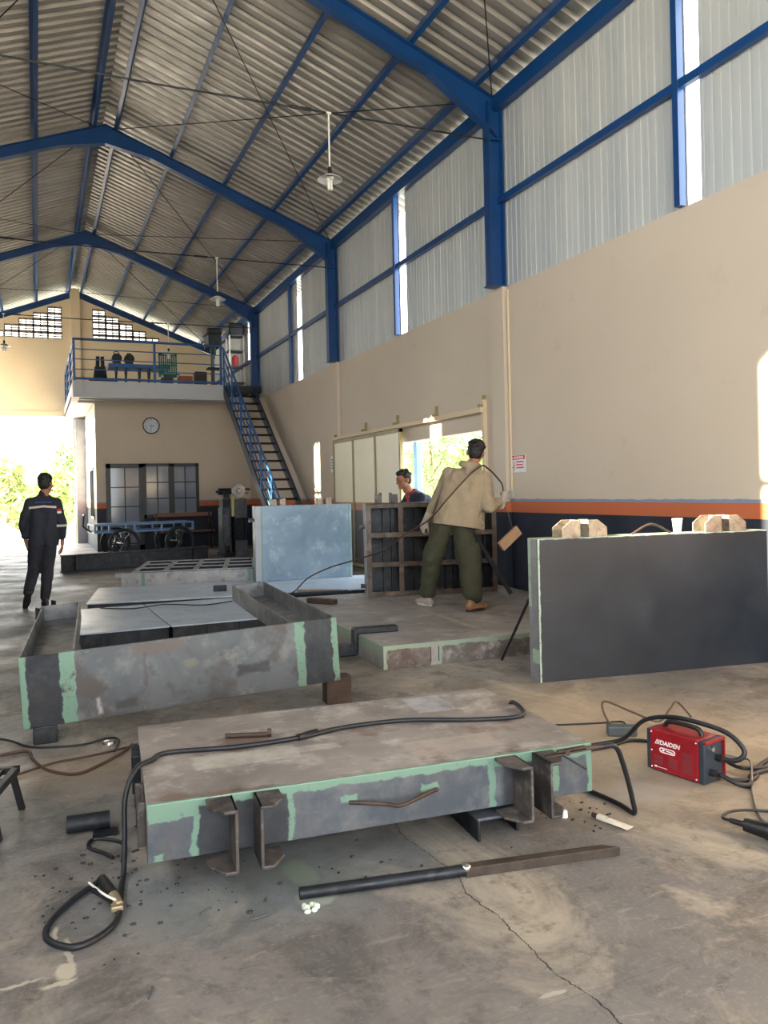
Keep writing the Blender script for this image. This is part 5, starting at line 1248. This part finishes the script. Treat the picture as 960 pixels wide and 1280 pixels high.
tr = sdf('trousers', b, .012, M['olive'], t, 5, (.018, 7, 5))
b = MB(); b.cone(L_(4.10, 7.13, .80), L_(4.11, 7.11, .68), .055, .06, (V((.9, -.4, 0)), .6)); sdf('cargo_pocket', b, .010, M['olive'], t, 4, (.006, 9, 9))
M['glove'] = plain('grey_glove', srgb(168, 160, 148), .9, 0, .15, 14)
for w_, f_, pn_, sd_, cl in ((wrR + V((.006, .003, .002)), V((.62, .30, .70)), V((-.2, .95, -.25)), -1, 1.0), (wrL + V((-.004, .008, -.016)), V((-.25, .5, -.8)), V((.9, .3, -.1)), 1, .5)):
    b = MB(); hand(b, w_, f_, pn_, sd_, cl, 1.25); b.cone(w_ - f_.normalized() * .06, w_ + f_.normalized() * .02, .046, .038).cone(w_ + f_.normalized() * .03, w_ + f_.normalized() * .085 + pn_.normalized() * .012, .036, .036); sdf('glove', b, .006, M['glove'], t, 2)
M['shoe_tan'] = plain('tan_shoes', srgb(140, 104, 74), .7, 0, .3, 20); M['shoe_pale'] = plain('pale_grey_shoes', srgb(150, 142, 132), .7, 0, .2, 16); M['sole_pale'] = plain('pale_sole', srgb(188, 180, 168), .7)
shoe('shoe', anL, (-.15, 1, 0), (0, 0, 1), M['shoe_pale'], M['sole_pale'], t)
shoe('shoe', anR, (.92, .25, 0), (0, 0, 1), M['shoe_tan'], M['sole_dark'], t)

# -- man bending behind the grid panel
O = V((4.95, 9.75, 0)); L_ = lambda x, y, z: V((x, y, z)) - O
t = person('person in a navy collared shirt bending behind the grid panel, face turned left', O)
pel = L_(4.98, 9.76, .90); hipL, hipR = L_(4.98, 9.66, .86), L_(4.98, 9.86, .86)
knL, anL = L_(4.90, 9.64, .47), L_(4.97, 9.64, .085); knR, anR = L_(4.90, 9.88, .47), L_(4.97, 9.88, .085)
che = L_(4.80, 9.74, 1.20); nb = L_(4.585, 9.71, 1.375)
shL, shR = L_(4.68, 9.55, 1.29), L_(4.66, 9.91, 1.31)
elL, wrL = L_(4.56, 9.52, 1.02), L_(4.36, 9.58, 1.06); elR, wrR = L_(4.52, 9.95, 1.04), L_(4.34, 9.86, 1.08)
hc = L_(4.485, 9.69, 1.535); F, U = (-.97, -.18, -.15), (-.12, 0, 1)
body, hair, eyes = MB(), MB(), MB(); head(body, hair, eyes, hc, F, U)
body.cone(hc + V((.03, .0, -.06)), nb, .052, .058).cone(nb - V((0, 0, .05)), che, .06, .09).cone(che, pel, .09, .09)
for s_, e_, w_ in ((shL, elL, wrL), (shR, elR, wrR)):
    body.cone(nb + V((.04, 0, -.06)), s_, .06, .05).cone(s_, e_, .048, .040).cone(e_, w_, .040, .028)
hand(body, wrL, V((-1, .2, .1)), V((0, .3, -1)), -1, .5); hand(body, wrR, V((-1, -.2, .1)), V((0, -.3, -1)), 1, .5)
for h_, k_, a_ in ((hipL, knL, anL), (hipR, knR, anR)):
    body.cone(pel, h_, .07, .058).cone(h_, k_, .058, .05).cone(k_, a_, .052, .036)
finish(t, body, hair, eyes, hc, F, U)
M['navy'] = plain('navy_shirt', srgb(36, 46, 66), .8, 0, .15, 8)
b = MB(); b.cone(nb + V((.05, .0, -.05)), che, .10, .15).cone(che, pel, .15, .14)
for s_, e_, w_ in ((shL, elL, wrL), (shR, elR, wrR)): b.cone(nb + V((.05, 0, -.07)), s_, .075, .068).cone(s_, s_ + (e_ - s_) * .75, .068, .062)
sdf('shirt', b, .012, M['navy'], t, 5, (.007, 9, 7))
b = MB()
for k in range(12):
    a, a2 = math.pi * 2 * k / 12, math.pi * 2 * (k + 1) / 12; c0 = nb + V((.02, 0, .0))
    b.cone(c0 + V((.07 * math.cos(a), .068 * math.sin(a), .03 * math.cos(a))), c0 + V((.07 * math.cos(a2), .068 * math.sin(a2), .03 * math.cos(a2))), .016, .016)
b.cone(nb + V((-.045, -.02, -.03)), nb + V((-.03, -.03, -.13)), .02, .014).cone(nb + V((-.045, .02, -.03)), nb + V((-.03, .02, -.13)), .02, .014)
sdf('red_collar', b, .007, plain('red_collar_cloth', srgb(170, 44, 58), .8), t, 3)
b = MB(); b.cone(hipL + V((0, 0, .03)), hipR + V((0, 0, .03)), .12, .12)
for h_, k_, a_ in ((hipL, knL, anL), (hipR, knR, anR)): b.cone(h_, k_, .10, .075).cone(k_, a_ + V((0, 0, .03)), .075, .058)
sdf('trousers', b, .012, M['trouser_dark'], t, 5, (.006, 8, 7))
shoe('shoe', anL, (-1, 0, 0), (0, 0, 1), M['shoe_dark'], M['sole_dark'], t); shoe('shoe', anR, (-1, 0, 0), (0, 0, 1), M['shoe_dark'], M['sole_dark'], t)
